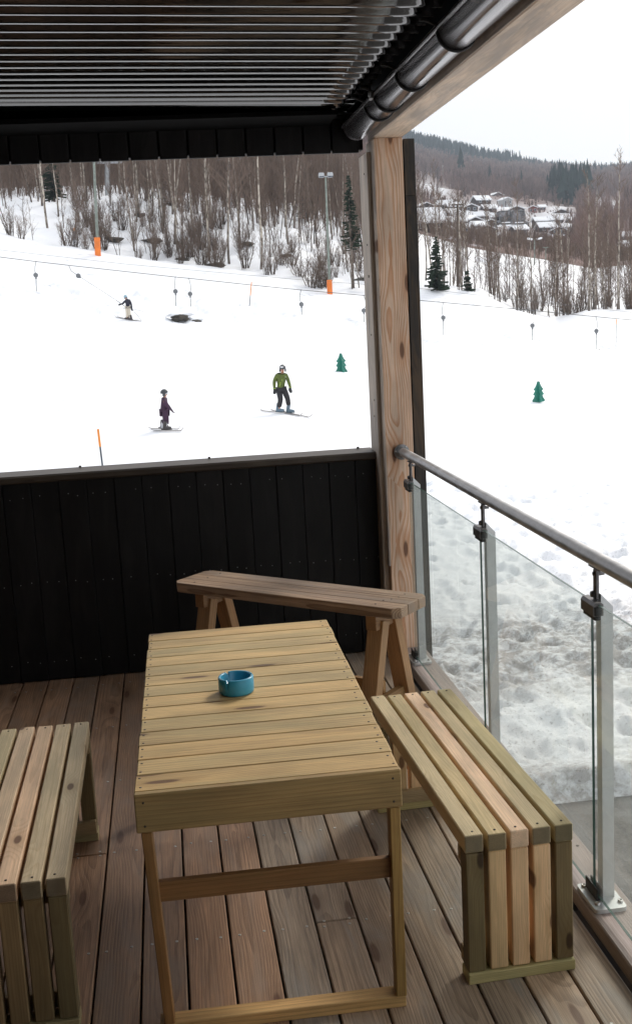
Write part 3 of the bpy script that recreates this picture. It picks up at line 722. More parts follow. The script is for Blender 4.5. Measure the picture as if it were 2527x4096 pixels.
# ------------------------------------------------------------------ slatted benches
def bench(name, loc, rz, label, tints, leg_t, foot_t, L=1.10, H=.412, seed=3):
    random.seed(seed); b = empty(name, loc, rz, label, 'bench', 'slatted benches beside the table')
    w_, gap, th = .0495, .0107, .048
    for i in range(5):
        x = w_ / 2 + i * (w_ + gap); mb = MB(); dy = random.uniform(-.004, .004)
        mb.box((x, L / 2 + dy, H - th / 2 + random.uniform(-.001, .001)), (w_, L, th), ch=.003, tc=tints[i], endtc=tuple(q * (.95 if tints[i][2] > .95 else .33) for q in tints[i])); s_ = mb.build('seat_slat', M['bench'], b)
        mb = MB()
        for yy in (.022, L - .022): mb.lathe([(.0001, .0005), (.0032, .0005), (.0032, -.001)], (x + random.uniform(-.004, .004), yy + dy, H + .0008), n=8)
        mb.each('screw_head', M['hole'], s_)
    for e, yy in ((0, .024), (1, L - .024)):
        mb = MB()
        for i in range(5):
            x = w_ / 2 + i * (w_ + gap); mb.box((x, yy, .030 + (H - th - .031) / 2), (w_ - .002, .048, H - th - .033), ch=.003, tc=leg_t[i], grain=2)
        mb.each('end_slat', M['bench'], b)
        mb = MB(); sgn = 1 if e == 0 else -1
        mb.box((.145, yy + sgn * .0, .0145), (.292, .062, .029), ch=.002, tc=foot_t); mb.build('foot_rail', M['bench'], b)
        mb = MB(); mb.box((.145, yy + sgn * .036, H - th - .022), (.288, .022, .042), tc=(.6, .55, .45)); mb.box((.145, yy + sgn * .036, .055), (.288, .022, .045), tc=(.6, .55, .45)); mb.each('inner_batten', M['bench'], b)
    return b
G_ = (.92, .92, .78); GY = (.80, .80, .62); PK = (1.32, 1.17, 1.22); NT = (.95, .90, .80)
bench('slatted_bench', (.672, 2.600, 0), R(2.0), 'small slatted bench beside the glass railing, its middle slat paler and pinker', [(.96, .95, .84), (.93, .88, .70), (1.3, 1.12, 1.1), (.97, .93, .80), (.88, .87, .68)], [(.30, .28, .19), (1.1, .93, .72), (1.28, 1.05, .86), (1.28, 1.05, .86), (.33, .29, .19)], (.85, .88, .60), seed=5)
bench('slatted_bench', (-.618, 2.625, 0), R(.5), 'small slatted bench at the left edge of the photo, half cut off', [G_, (1.15, 1.05, 1.0), (1.2, 1.02, .95), (.9, .88, .8), (.88, .87, .82)], [(.40, .34, .24), (.42, .34, .24), (.40, .33, .23), (.33, .28, .19), (.28, .26, .18)], (.6, .6, .45), L=1.10, seed=9)

# ------------------------------------------------------------------ trestle bench in the corner
TH = .60
tb = empty('trestle_table', (.484, 4.60, 0), R(-42), 'long narrow grey-brown plank table on trestle legs in the far corner', 'trestle table')
L2, W2, T2 = 1.15, .252, .044
mb = MB(); c0 = .028
for k in range(3):
    bw = W2 / 3; yc = -W2 / 2 + bw * (k + .5)
    y0, y1 = yc - bw / 2 + .001, yc + bw / 2 - .001; h = L2 / 2
    if k == 0: poly = [(-h, y0 + c0), (-h + c0, y0), (h - c0, y0), (h, y0 + c0), (h, y1), (-h, y1)]
    elif k == 2: poly = [(-h, y0), (h, y0), (h, y1 - c0), (h - c0, y1), (-h + c0, y1), (-h, y1 - c0)]
    else: poly = [(-h, y0), (h, y0), (h, y1), (-h, y1)]
    mb.prism(poly, TH - T2, TH, tc=gauss_tint(.08, .03), off=(random.uniform(0, 50), -yc + random.uniform(-.02, .02), .03 - TH))
to = mb.build('top_planks', M['trestle'], tb); bv = to.modifiers.new('edge', 'BEVEL'); bv.width = .003; bv.segments = 2; bv.limit_method = 'ANGLE'
mb = MB()
for xx, yy in ((L2 / 2 - .12, -.09), (L2 / 2 - .12, -.03), (L2 / 2 - .10, .0), (L2 / 2 - .09, .04), (L2 / 2 - .09, .09), (-L2 / 2 + .1, -.09), (-L2 / 2 + .1, .0), (-L2 / 2 + .1, .09)):
    mb.lathe([(.0001, .0005), (.004, .0005), (.004, -.001)], (xx, yy, TH + .0006), n=8)
mb.each('screw_head', M['hole'], to)
for e in (-1, 1):
    xx = e * (L2 / 2 - .135)
    tr = MB(); tr.box((xx, 0, TH - T2 - .032), (.048, .215, .062), tc=(.8, .72, .65)); tr.build('cleat', M['trestle_leg'], tb)
    for sgn in (-1, 1):
        mb = MB(); mb.bar((xx - e * .002 + sgn * .0, sgn * .185, .0), (xx, sgn * .045, TH - T2 - .035), .07, .05, upd=(0, 1, 0) if sgn > 0 else (0, -1, 0), tc=(1, .95, .9) if sgn < 0 else (.92, .85, .8)); mb.build('leg', M['trestle_leg'], tb)
    mb = MB(); mb.box((xx, 0, .17), (.03, .27, .06), tc=(.8, .75, .6)); mb.build('leg_brace', M['trestle_leg'], tb)
mb = MB(); mb.box((0, 0, .215), (L2 - .30, .022, .07), tc=(.9, .8, .62)); mb.build('stretcher', M['trestle_leg'], tb)
# ================================================================== vegetation
def bark_mat(name, base, lo, hi, mark=True, scale=1.):
    g = NG(name, .85, .2); o = g.n('ShaderNodeTexCoord').outputs['Object']; mp = g.n('ShaderNodeMapping'); mp.inputs['Scale'].default_value = (3, 3, 1.2 * scale); g.link(o, mp.inputs[0])
    f = g.noise(mp.outputs[0], 2.2, 5., .7); c = g.mix(g.ss(f, .42, .6), hi, lo)
    sep = g.n('ShaderNodeSeparateXYZ'); g.link(o, sep.inputs[0]); c = g.mix(g.ss(sep.outputs[2], .0, 2.0, .75, 0.), c, base)
    oi = g.n('ShaderNodeObjectInfo').outputs['Random']; c = g.mix(1., c, g.mix(oi, (.62, .6, .6), (1.2, 1.2, 1.2)), 'MULTIPLY')
    g.color(c); return g.m
M['birch'] = bark_mat('pale_birch_bark', (.10, .08, .07), (.14, .115, .095), (.50, .45, .38))
M['alder'] = bark_mat('grey_brown_bark', (.075, .058, .046), (.09, .072, .058), (.19, .155, .13))
def twig_mat(name, a, b):
    g = NG(name, .9, .15); oi = g.n('ShaderNodeObjectInfo').outputs['Random']; g.color(g.mix(oi, a, b)); return g.m
M['twig'] = twig_mat('grey_brown_twigs', (.12, .085, .065), (.21, .155, .125))
M['twig_far'] = plain('far_wood_twigs', (.215, .15, .132), .95, spec=.1, nscale=.03, namt=.3)
M['conif'] = plain('dark_spruce_needles', (.022, .036, .020), .8, spec=.2, nscale=1.5, namt=.3)
M['conif_far'] = plain('far_spruce_needles', (.020, .032, .028), .9, spec=.1, nscale=.03, namt=.3)

def segs_mesh(S, n=3):
    """S: list of (p0, p1, r0, r1) -> verts, faces with n-sided prisms"""
    A = np.array([[*s[0], *s[1], s[2], s[3]] for s in S], float); p0, p1, r0, r1 = A[:, :3], A[:, 3:6], A[:, 6], A[:, 7]
    t = p1 - p0; t /= np.linalg.norm(t, axis=1)[:, None] + 1e-9
    ref = np.where(np.abs(t[:, 2:3]) < .9, np.array([[0, 0, 1.]]), np.array([[1., 0, 0]])); x = np.cross(t, ref); x /= np.linalg.norm(x, axis=1)[:, None]; y = np.cross(t, x)
    a = np.arange(n) * 2 * np.pi / n; ring = x[:, None] * np.cos(a)[None, :, None] + y[:, None] * np.sin(a)[None, :, None]
    V = np.concatenate([p0[:, None] + ring * r0[:, None, None], p1[:, None] + ring * r1[:, None, None]], 1)
    b = (np.arange(len(A)) * 2 * n)[:, None]; k = np.arange(n); F = np.stack([b + k, b + (k + 1) % n, b + n + (k + 1) % n, b + n + k], -1).reshape(-1, 4)
    return V.reshape(-1, 3), F
def bare_tree(rnd, H, r, lean=.05, first=.22, nb=34, tw=7, spread=.24, twr=.011):
    tr = []; tws = []; p = np.array([0, 0, -.3]); n = 12; d = np.array([rnd.gauss(0, lean), rnd.gauss(0, lean), 1.]); pts = [p]
    for i in range(n):
        d = d + np.array([rnd.gauss(0, .035), rnd.gauss(0, .035), .02]); d /= np.linalg.norm(d); p = p + d * (H + .3) / n; pts.append(p)
    for i in range(n):
        tr.append((pts[i], pts[i + 1], r * (1 - i / n) ** .8 + .008, r * (1 - (i + 1) / n) ** .8 + .008))
    for _ in range(nb):
        f = first + (1 - first) * rnd.random() ** .9; fi = f * n; i = min(int(fi), n - 1); b = pts[i] + (pts[i + 1] - pts[i]) * (fi - i)
        a = rnd.uniform(0, 2 * math.pi); Lb = H * spread * (1.12 - f) * rnd.uniform(.6, 1.25) + .35; el = rnd.uniform(.5, 1.1)
        dv = np.array([math.cos(a) * math.cos(el), math.sin(a) * math.cos(el), math.sin(el)]); rb = max(.012, r * .28 * (1 - f) + .008); q = b
        m = 4; bp = [q]
        for j in range(m):
            dv = dv + np.array([rnd.gauss(0, .12), rnd.gauss(0, .12), .10]); dv /= np.linalg.norm(dv); q = q + dv * Lb / m; bp.append(q)
            tws.append((bp[-2], bp[-1], rb * (1 - j / m * .8), rb * (1 - (j + 1) / m * .8)))
        for _ in range(tw):
            j = rnd.randrange(m); t0 = bp[j] + (bp[j + 1] - bp[j]) * rnd.random(); a2 = rnd.uniform(0, 6.28)
            dd = dv * .9 + np.array([math.cos(a2) * .7, math.sin(a2) * .7, rnd.uniform(-.1, .7)]); dd /= np.linalg.norm(dd); l = Lb * rnd.uniform(.18, .5)
            mid = t0 + dd * l * .5; e = mid + (dd + np.array([rnd.gauss(0, .2), rnd.gauss(0, .2), .15])) * l * .5
            tws.append((t0, mid, twr, twr * .8)); tws.append((mid, e, twr * .8, twr * .45))
    return tr, tws
def bush(rnd, H, ns=16, twr=.012):
    tr = []; tws = []
    for _ in range(ns):
        a = rnd.uniform(0, 6.28); el = rnd.uniform(1.0, 1.52); d = np.array([math.cos(a) * math.cos(el), math.sin(a) * math.cos(el), math.sin(el)]); p = np.array([math.cos(a) * .45 * rnd.random(), math.sin(a) * .45 * rnd.random(), -.2]); L = H * rnd.uniform(.6, 1.1); n = 6
        r = rnd.uniform(.018, .04)
        for i in range(n):
            d = d + np.array([rnd.gauss(0, .09), rnd.gauss(0, .09), .07]); d /= np.linalg.norm(d); q = p + d * L / n; tr.append((p, q, r * (1 - i / n) + .008, r * (1 - (i + 1) / n) + .008))
            for _ in range(5 if i > 0 else 1):
                a2 = rnd.uniform(0, 6.28); dd = d + np.array([math.cos(a2) * .8, math.sin(a2) * .8, .1]); dd /= np.linalg.norm(dd); l = L * rnd.uniform(.08, .26); t0 = p + (q - p) * rnd.random()
                tws.append((t0, t0 + dd * l, twr, twr * .5))
            p = q
    return tr, tws
def spruce(rnd, H, Rb, dens=1., low=.06):
    tr = [(np.array([0, 0, -.2]), np.array([0, 0, H * .6]), H * .014 + .02, H * .008 + .01), (np.array([0, 0, H * .6]), np.array([0, 0, H]), H * .008 + .01, .008)]
    V = []; F = []; n = int(H / .22 * dens)
    for i in range(n):
        f = low + (1 - low) * (i + rnd.random() * .8) / n; z = H * f; Rr = Rb * (1 - f) ** .85 * rnd.uniform(.7, 1.15) + .08
        for k in range(9):
            if rnd.random() < .12: continue
            a = rnd.uniform(0, 6.28); L = Rr * rnd.uniform(.65, 1.1); droop = rnd.uniform(.12, .42)
            d = np.array([math.cos(a), math.sin(a), 0]); s_ = np.array([-d[1], d[0], 0]); z = H * min(.985, f + rnd.uniform(-.035, .035)); p = np.array([0, 0, z]); prev = p
            for j in range(5):
                t = (j + 1) / 5; q = np.array([0, 0, z - droop * L * t + .16 * L * t * t]) + d * L * t; w_ = L * .20 * (1.15 - t) + .03
                for sg in (-1, 1):
                    tip = q + s_ * sg * w_ + np.array([0, 0, -rnd.uniform(.02, .12)]) + d * rnd.uniform(-.02, .10)
                    b = len(V); V += [prev, q, tip, prev + s_ * sg * w_ * .6 + np.array([0, 0, -.05])]; F.append((b, b + 1, b + 2, b + 3))
                b = len(V); V += [prev, q, q - np.array([0, 0, .10 + .05 * L]), prev - np.array([0, 0, .10 + .05 * L])]; F.append((b, b + 1, b + 2, b + 3))
                prev = q
    return tr, (np.array(V), np.array(F))

rnd = random.Random(4)
def proto(kind, nvar, fn, bark, twm):
    out = []
    for i in range(nvar):
        tr, tw = fn(i); v, f = segs_mesh(tr, 6); m1 = np_mesh('trunk', v, f, bark, smooth=True, link=False)
        if isinstance(tw, tuple): m2 = np_mesh('crown', tw[0], tw[1], twm, link=False)
        else: v, f = segs_mesh(tw, 3); m2 = np_mesh('crown', v, f, twm, link=False)
        out.append((m1, m2))
    return out
PR = {'birch': proto('birch', 7, lambda i: bare_tree(rnd, 11, .085, first=.30, nb=34, tw=8), M['birch'], M['twig']),
      'alder': proto('alder', 7, lambda i: bare_tree(rnd, 9, .065, lean=.10, first=.12, nb=40, tw=8, spread=.26), M['alder'], M['twig']),
      'sapling': proto('sapling', 5, lambda i: bare_tree(rnd, 5.5, .032, lean=.12, first=.1, nb=22, tw=5, spread=.2, twr=.010), M['alder'], M['twig']),
      'bush': proto('bush', 6, lambda i: bush(rnd, 3.4), M['alder'], M['twig'])}
NAMES = {'birch': ('birch_tree', 'birch'), 'alder': ('bare_tree', 'bare tree'), 'sapling': ('bare_sapling', 'sapling'), 'bush': ('bare_bush', 'bush')}
def plant(kind, x, y, sc, label, group, var=None):
    m1, m2 = PR[kind][rnd.randrange(len(PR[kind])) if var is None else var]
    nm, cat = NAMES[kind]; e = empty(nm, (x, y, ztp(x, y) + .05), rnd.uniform(0, 6.28), label, cat, group); e.scale = (sc * rnd.uniform(.85, 1.15), sc * rnd.uniform(.85, 1.15), sc)
    for n_, m in (('trunk', m1), ('crown', m2)):
        o = bpy.data.objects.new(n_, m); col.objects.link(o); o.parent = e
    return e
def dens_ok(xd): return True
LB = {('birch', 'L'): 'slender pale birch among the bare trees above the ski run, left of the timber post', ('birch', 'R'): 'slender pale birch in the wood to the right of the timber post',
      ('alder', 'L'): 'dark bare tree in the wood above the ski run, left of the timber post', ('alder', 'R'): 'dark bare tree in the wood to the right of the timber post',
      ('sapling', 'L'): 'thin bare sapling on the snowy bank above the ski run, left of the timber post', ('sapling', 'R'): 'thin bare sapling at the wood edge to the right of the timber post',
      ('bush', 'L'): 'many-stemmed leafless bush on the snowy bank, left of the timber post', ('bush', 'R'): 'many-stemmed leafless bush at the wood edge, right of the timber post'}
GR = {'birch': 'birches of the near wood', 'alder': 'dark bare trees of the near wood', 'sapling': 'saplings of the near wood', 'bush': 'leafless bushes of the near wood'}
def put(kind, xd, Y, sc=1.):
    sd = 'L' if xd < 940 else 'R'; plant(kind, colx(xd, Y), Y, sc, LB[(kind, sd)], GR[kind] + (' on the left' if sd == 'L' else ' on the right'))
# left: mound and the wood behind its crest
for i in range(92): put('bush', rnd.choice([rnd.uniform(190, 560), rnd.uniform(240, 930)]), rnd.uniform(100.5, 121), rnd.uniform(.35, .9))
for i in range(86): put('sapling', rnd.choice([rnd.uniform(240, 760), rnd.uniform(-20, 940)]), rnd.uniform(100, 122), rnd.uniform(.5, 1.15))
for i in range(44): put('alder', rnd.uniform(-30, 950), rnd.uniform(112, 134), rnd.uniform(.6, 1.15))
for i in range(34): put('birch', rnd.uniform(-30, 950), rnd.uniform(108, 135), rnd.uniform(.8, 1.2))
for xd, Y, s_ in ((40, 99, .75), (65, 98.5, .6), (170, 100, .8), (215, 100, .6), (640, 98, .62), (655, 99, .5), (745, 98, .85), (765, 98.6, .95), (780, 99, .8), (720, 100, .7), (590, 101, .9), (530, 100, .9)): put('bush', xd, Y, s_)
for xd, Y, s_ in ((505, 104, 1.25), (510, 108, 1.3), (553, 103, 1.25), (628, 101, 1.2), (432, 106, 1.1), (330, 105, .9), (860, 100, .8), (843, 99, .6), (404, 112, 1.3), (475, 110, 1.2)): put('birch', xd, Y, s_)
# right: dense slender wood
for i in range(50): put('birch', rnd.uniform(985, 1560), rnd.uniform(99, 128), rnd.uniform(.55, 1.0))
for i in range(44): put('alder', rnd.uniform(1090, 1560), rnd.uniform(98.5, 125), rnd.uniform(.45, .85))
for i in range(52): put('sapling', rnd.choice([rnd.uniform(1150, 1540), rnd.uniform(990, 1540)]), rnd.uniform(98, 116), rnd.uniform(.6, 1.2))
for i in range(11): put('bush', rnd.uniform(1180, 1540), rnd.uniform(98.2, 112), rnd.uniform(.5, 1.05))
for xd, Y, s_ in ((1235, 99, 1.0), (1408, 98.5, 1.12), (1425, 100, 1.1), (1480, 98.5, 1.25), (1062, 103, .9), (1105, 101, .8), (1118, 104, .85)): put('birch', xd, Y, s_)

def spr(xd, Y, H, Rb, label, dens=1., low=.06, seed=1):
    tr, cr = spruce(random.Random(seed), H, Rb, dens, low); x = colx(xd, Y); e = empty('spruce_tree', (x, Y, ztp(x, Y) + .05), 0, label, 'spruce')
    v, f = segs_mesh(tr, 8); np_mesh('trunk', v, f, M['alder'], e, smooth=True); np_mesh('crown', cr[0], cr[1], M['conif'], e)
spr(1045, 96.5, 4.6, 1.05, 'bushy dark green spruce at the wood edge just right of the timber post', 1.3, .02, 2)
spr(1118, 97.5, 1.9, .6, 'tiny spruce right of the bushy spruce at the wood edge', 1., .02, 3)
spr(845, 99.5, 9.9, 1.25, 'tall thin spruce with sparse crown just left of the timber post', .75, .38, 4)
0 and spr(1240, 104, 3.2, 1.0, 'low dark spruce among the thin trunks right of the timber post', 1.1, .02, 6)
0 and spr(1000, 112, 5.5, 1.0, 'spruce half hidden beside the black outer board of the post', 1., .05, 7)
spr(150, 128, 6.5, 1.5, 'dark spruce in the bare wood at the far left', 1., .1, 8)
spr(745, 150, 9, 1.6, 'spruce standing in the bare wood behind the left floodlight mast', 1., .1, 9)

# far woods: bare trees that read as one mass
def scatter(n, Yr, xr, Hr, nst, rtw, mat, name, dens=None, seed=1, spreadf=.20, hmul=None):
    rg = np.random.default_rng(seed); Y = Yr[0] + (Yr[1] - Yr[0]) * rg.random(n * 2) ** 1.0; s0, s1 = s_of(xr[0]), s_of(xr[1]); X = (s0 + (s1 - s0) * rg.random(n * 2)) * Y
    if dens is not None:
        k = rg.random(n * 2) < dens(X, Y); X, Y = X[k], Y[k]
    X, Y = X[:n], Y[:n]; n = len(X); Z = zt(X, Y) - .4; H = Hr[0] + (Hr[1] - Hr[0]) * rg.random(n)
    if hmul is not None: H = H * hmul(X, Y)
    # every tree: a trunk and a fan of upright limbs
    m = nst; base = np.stack([X, Y, Z], -1)[:, None]; f = rg.random((n, m)) * .62 + .08; f[:, 0] = 0
    a = rg.random((n, m)) * 6.283; rr = H[:, None] * spreadf * rg.random((n, m)) * (1.1 - f * .5); rr[:, 0] *= .15
    p0 = base + np.stack([0 * a, 0 * a, H[:, None] * f], -1); top = np.minimum(f + .22 + .3 * rg.random((n, m)), 1.); top[:, 0] = 1
    p1 = base + np.stack([rr * np.cos(a), rr * np.sin(a), H[:, None] * top], -1)
    r0 = np.full((n, m), rtw); r0[:, 0] = rtw * 2.2; A = [(p0.reshape(-1, 3), p1.reshape(-1, 3), r0.ravel(), r0.ravel() * .5)]
    p0, p1, r0, r1 = A[0]; t = p1 - p0; t /= np.linalg.norm(t, axis=1)[:, None]
    ax = rg.random(len(p0)) * 6.283; rv = np.stack([np.cos(ax), np.sin(ax), 0 * ax], -1); x = np.cross(t, rv); x /= np.linalg.norm(x, axis=1)[:, None] + 1e-9; y = np.cross(t, x)
    V = []
    for k in range(3):
        an = k * 2 * np.pi / 3; o = x * np.cos(an) + y * np.sin(an); V.append(p0 + o * r0[:, None]); 
    for k in range(3):
        an = k * 2 * np.pi / 3; o = x * np.cos(an) + y * np.sin(an); V.append(p1 + o * r1[:, None])
    V = np.stack(V, 1).reshape(-1, 3); b = (np.arange(len(p0)) * 6)[:, None]; F = np.stack([b + [0], b + [1], b + [4], b + [3], b + [1], b + [2], b + [5], b + [4], b + [2], b + [0], b + [3], b + [5]], -1).reshape(-1, 4)
    return np_mesh(name, V, F, mat)
def vill(X, Y):
    s = X / Y; a = np.clip((s - s_of(985)) / .006, 0, 1) * np.clip((s_of(1400) - s) / .02, 0, 1) * np.clip((640 - Y) / 60, 0, 1); return 1 - a * .78
def clear(X, Y): return halpha(X, Y) ** 3 * .97 + .03
tag(scatter(1100, (126, 240), (-80, 1000), (7, 12), 46, .020, M['twig'], 'birch_wood', seed=1), 'mass of bare brown birch wood climbing the slope behind the snowy bank', 'wood', kind='stuff')
tag(scatter(520, (205, 300), (960, 1600), (2.2, 4.5), 40, .024, M['twig'], 'birch_wood', seed=2), 'mass of bare wood beyond the white field right of the timber post', 'wood', kind='stuff')
tag(scatter(3000, (235, 430), (-80, 1600), (7, 11), 30, .05, M['twig_far'], 'hillside_wood', clear, seed=3, hmul=vill), 'bare wood on the lower hillside around the cabins', 'wood', kind='stuff')
tag(scatter(5200, (430, 900), (500, 1600), (8, 13), 18, .12, M['twig_far'], 'upper_hillside_wood', clear, seed=4, spreadf=.26, hmul=vill), 'bare wood on the upper hillside above the cabins', 'wood', kind='stuff')
tag(scatter(7000, (900, 1520), (800, 1600), (8, 14), 12, .26, M['twig_far'], 'ridge_wood', clear, seed=5, spreadf=.3), 'bare wood near the ridge of the far hill', 'wood', kind='stuff')
def cones(pts, name, label, seed=1, kind='stuff'):
    rg = random.Random(seed); V = []; F = []
    for (x, y, H) in pts:
        z = ztp(x, y) - .5; Rb = H * rg.uniform(.16, .24); lv = 6
        for l in range(lv):
            z0 = z + H * (l / lv) * .92 + H * .04; z1 = z + H * min(1, (l + 1.9) / lv); r = Rb * (1 - l / lv) * rg.uniform(.85, 1.15); b = len(V); n = 7
            for k in range(n):
                a = 6.283 * k / n + l; rr = r * rg.uniform(.7, 1.2); V.append((x + rr * math.cos(a), y + rr * math.sin(a), z0 + rg.uniform(-.03, .03) * H))
            V.append((x, y, z1))
            for k in range(n): F.append((b + k, b + (k + 1) % n, b + n, b + n))
    V = np.array(V); F3 = np.array([f[:3] for f in F]); return tag(np_mesh(name, V, F3, M['conif_far']), label, 'conifer stand', kind=kind)
r5 = random.Random(12); P_ = []
for _ in range(1500): P_.append((s_of(r5.triangular(900, 1260, 1000)), r5.uniform(1230, 1530), r5.uniform(13, 24)))
for _ in range(420): P_.append((s_of(r5.uniform(1180, 1560)), r5.uniform(1300, 1530), r5.uniform(9, 18)))
cones([(s * y, y, h) for s, y, h in P_], 'ridge_conifers', 'dark conifers along the skyline of the far hill', 2)
P_ = [(s_of(r5.gauss(1360, 22)), r5.uniform(600, 760), r5.uniform(16, 26)) for _ in range(60)]
cones([(s * y, y, h) for s, y, h in P_], 'dark_conifer_stand', 'compact dark conifer stand on the slope above the red cabin', 3)
for i, (xd, Y, H) in enumerate(((1110, 830, 26), (1178, 760, 17), (1252, 680, 17), (1425, 1180, 22), (1440, 1180, 20), (1155, 700, 13))):
    x = colx(xd, Y); V_ = cones([(x, Y, H)], 'far_spruce', ['lone tall dark spruce below the far ridge, highest on the slope', 'dark spruce right of the lone tall one on the far slope', 'spruce nearest left of the compact conifer stand', 'left spruce of a pair near the right end of the ridge', 'right spruce of a pair near the right end of the ridge', 'small spruce above the white gabled cabin'][i], 20 + i)
    del V_['kind']; V_['category'] = 'spruce'

# ================================================================== cabins on the hillside
M['cabin_brown'] = plain('brown_cabin_boards', (.055, .038, .032), .8); M['cabin_red'] = plain('red_cabin_boards', (.19, .03, .03), .8)
M['cabin_white'] = plain('white_cabin_boards', (.42, .42, .42), .8); M['pane'] = plain('cabin_window_glass', (.05, .06, .08), .2); M['trim'] = plain('white_trim', (.6, .6, .6), .6)
def cabin(xd, yd, Y, wid, hgt, wall, label, rz=0., dep=None, gable=False):
    """wall base seen at image row yd; roof ridge across (gable False) or towards us"""
    Yn = hit(xd, yd); wid *= .43 * Yn / Y; hgt *= .52 * Yn / Y; Y = Yn; x = at(xd, yd, Y).x; z = ztp(x, Y) + .3; dep = dep or wid * .75
    e = empty('cabin', (x, Y, z), rz, label, 'cabin'); rh = wid * .2 if gable else dep * .34
    mb = MB()
    if gable:
        mb.prism([(-wid / 2, -3), (wid / 2, -3), (wid / 2, hgt), (0, hgt + rh), (-wid / 2, hgt)], -dep / 2, dep / 2, M=Matrix(((1, 0, 0), (0, 0, -1), (0, 1, 0))))
    else:
        mb.prism([(-dep / 2, -3), (dep / 2, -3), (dep / 2, hgt), (0, hgt + rh), (-dep / 2, hgt)], -wid / 2, wid / 2, M=Matrix(((0, 0, 1), (1, 0, 0), (0, 1, 0))))
    wb = mb.build('wall', wall, e)
    o = .5; t = .38
    prof = [(-1, 0), (0, 1), (1, 0)]; half_ = (wid if gable else dep) / 2 + o; yb = hgt - rh * o / ((wid if gable else dep) / 2)
    poly = [(-half_, yb + .04), (0, hgt + rh + .04), (half_, yb + .04), (half_, yb + t), (0, hgt + rh + t), (-half_, yb + t)]
    mb = MB(); Lr = (dep if gable else wid) / 2 + o
    mb.prism(poly, -Lr, Lr, M=Matrix(((1, 0, 0), (0, 0, -1), (0, 1, 0))) if gable else Matrix(((0, 0, 1), (1, 0, 0), (0, 1, 0))))
    mb.build('snowy_roof', M['white_snow_roof'], e)
    nw = max(2, int(wid / 3)); fy = -dep / 2 - .03
    for k in range(nw):
        mb = MB(); cxx = -wid / 2 + wid * (k + .5) / nw; mb.box((cxx, fy, hgt * .5), (1.1, .05, 1.2)); f_ = mb.build('window', M['trim'], e)
        mb = MB(); mb.box((cxx, fy - .04, hgt * .5), (.85, .04, .95)); mb.build('pane', M['pane'], f_)
    return e
C3 = M['cabin_brown']
cabin(1018, 590, 235, 14, 2.6, C3, 'long brown lodge right behind the black outer board of the post, nearest of the cabins', dep=8)
cabin(1090, 545, 420, 15, 3, C3, 'brown cabin with a broad snowy roof, leftmost in the row below the village', .1)
cabin(1135, 543, 425, 14, 3, C3, 'brown gabled cabin in the middle of the row below the village', -.1, gable=True)
cabin(1170, 546, 418, 12, 2.6, C3, 'brown gabled cabin left of the hanging gondolas', .1, gable=True)
cabin(1085, 505, 520, 15, 3, C3, 'brown cabin behind and above the row, left', .05)
cabin(1125, 508, 515, 13, 3.2, C3, 'dark gabled cabin between two snowy roofs', 0, gable=True)
cabin(1168, 510, 515, 14, 3, C3, 'brown cabin with wide snow roof just above the gondolas', .15)
cabin(1208, 492, 560, 13, 4, M['cabin_white'], 'pale grey gabled house above the gondolas', .35, gable=True)
cabin(1274, 512, 545, 9, 4.4, M['cabin_red'], 'red wooden house with white window frames', -.2, gable=True)
cabin(1295, 507, 560, 8, 3.6, M['cabin_red'], 'smaller red house attached right of the gabled red house', .1)
cabin(1290, 540, 470, 12, 3, C3, 'brown cabin with two snowy roof slopes below the red house', .1)
cabin(1327, 538, 470, 13, 3, C3, 'brown gabled cabin right below the red house', -.1)
cabin(1305, 556, 430, 15, 2.6, C3, 'lowest brown cabin right of the gondolas', .05)
cabin(1355, 555, 440, 10, 2.6, C3, 'half hidden brown cabin at the right end of the village', .1)
cabin(1500, 580, 330, 10, 2.6, C3, 'brown cabin at the right edge of the photo, upper of two', -.1)
cabin(1500, 604, 300, 10, 2.6, C3, 'brown cabin at the right edge of the photo, lower of two', .1)
cabin(1082, 393, 1250, 20, 4, C3, 'small cabin high on the hill, nearest the skyline conifers', .1)
cabin(1104, 394, 1240, 22, 4, C3, 'small cabin high on the hill, right of the first', -.1)
cabin(1152, 386, 1330, 22, 4, M['cabin_white'], 'pale farmhouse just below the skyline', .1)
cabin(1172, 388, 1340, 24, 5, M['cabin_red'], 'red barn on the skyline of the far hill', .1)
cabin(1203, 408, 1200, 14, 4, M['cabin_white'], 'lone white house below the skyline right of the red barn', .1)
cabin(1275, 408, 1300, 16, 4, M['cabin_white'], 'white house beneath the ridge above the conifer stand', .1)

for xd, yd in ((1048, 402), (1122, 401), (1138, 396), (1190, 398), (1222, 402), (1310, 425), (1345, 418), (1392, 420), (1440, 430), (1500, 425), (1240, 420), (1070, 415)):
    cabin(xd, yd, 1200, random.uniform(26, 38), 6, M['cabin_brown'] if random.random() < .6 else M['cabin_white'], 'tiny snowy-roofed house scattered high on the far hill', random.uniform(-.4, .4))['group'] = 'tiny houses high on the far hill'
for xd, yd in ((1015, 505), (1025, 528), (1035, 552), (1080, 520), (1122, 535), (1142, 552), (1045, 530), (1062, 500), (1100, 528), (1150, 528), (1190, 530), (1110, 556), (1160, 560), (1060, 560), (1232, 512), (1248, 545), (1340, 520), (1375, 540), (1185, 478), (1150, 490), (1240, 560), (1335, 562)):
    cabin(xd, yd, 450, random.uniform(11, 15), 2.4, C3, 'small brown cabin with a snowy roof scattered among the trees of the village', random.uniform(-.4, .4), gable=random.random() < .4)['group'] = 'small cabins scattered through the village'

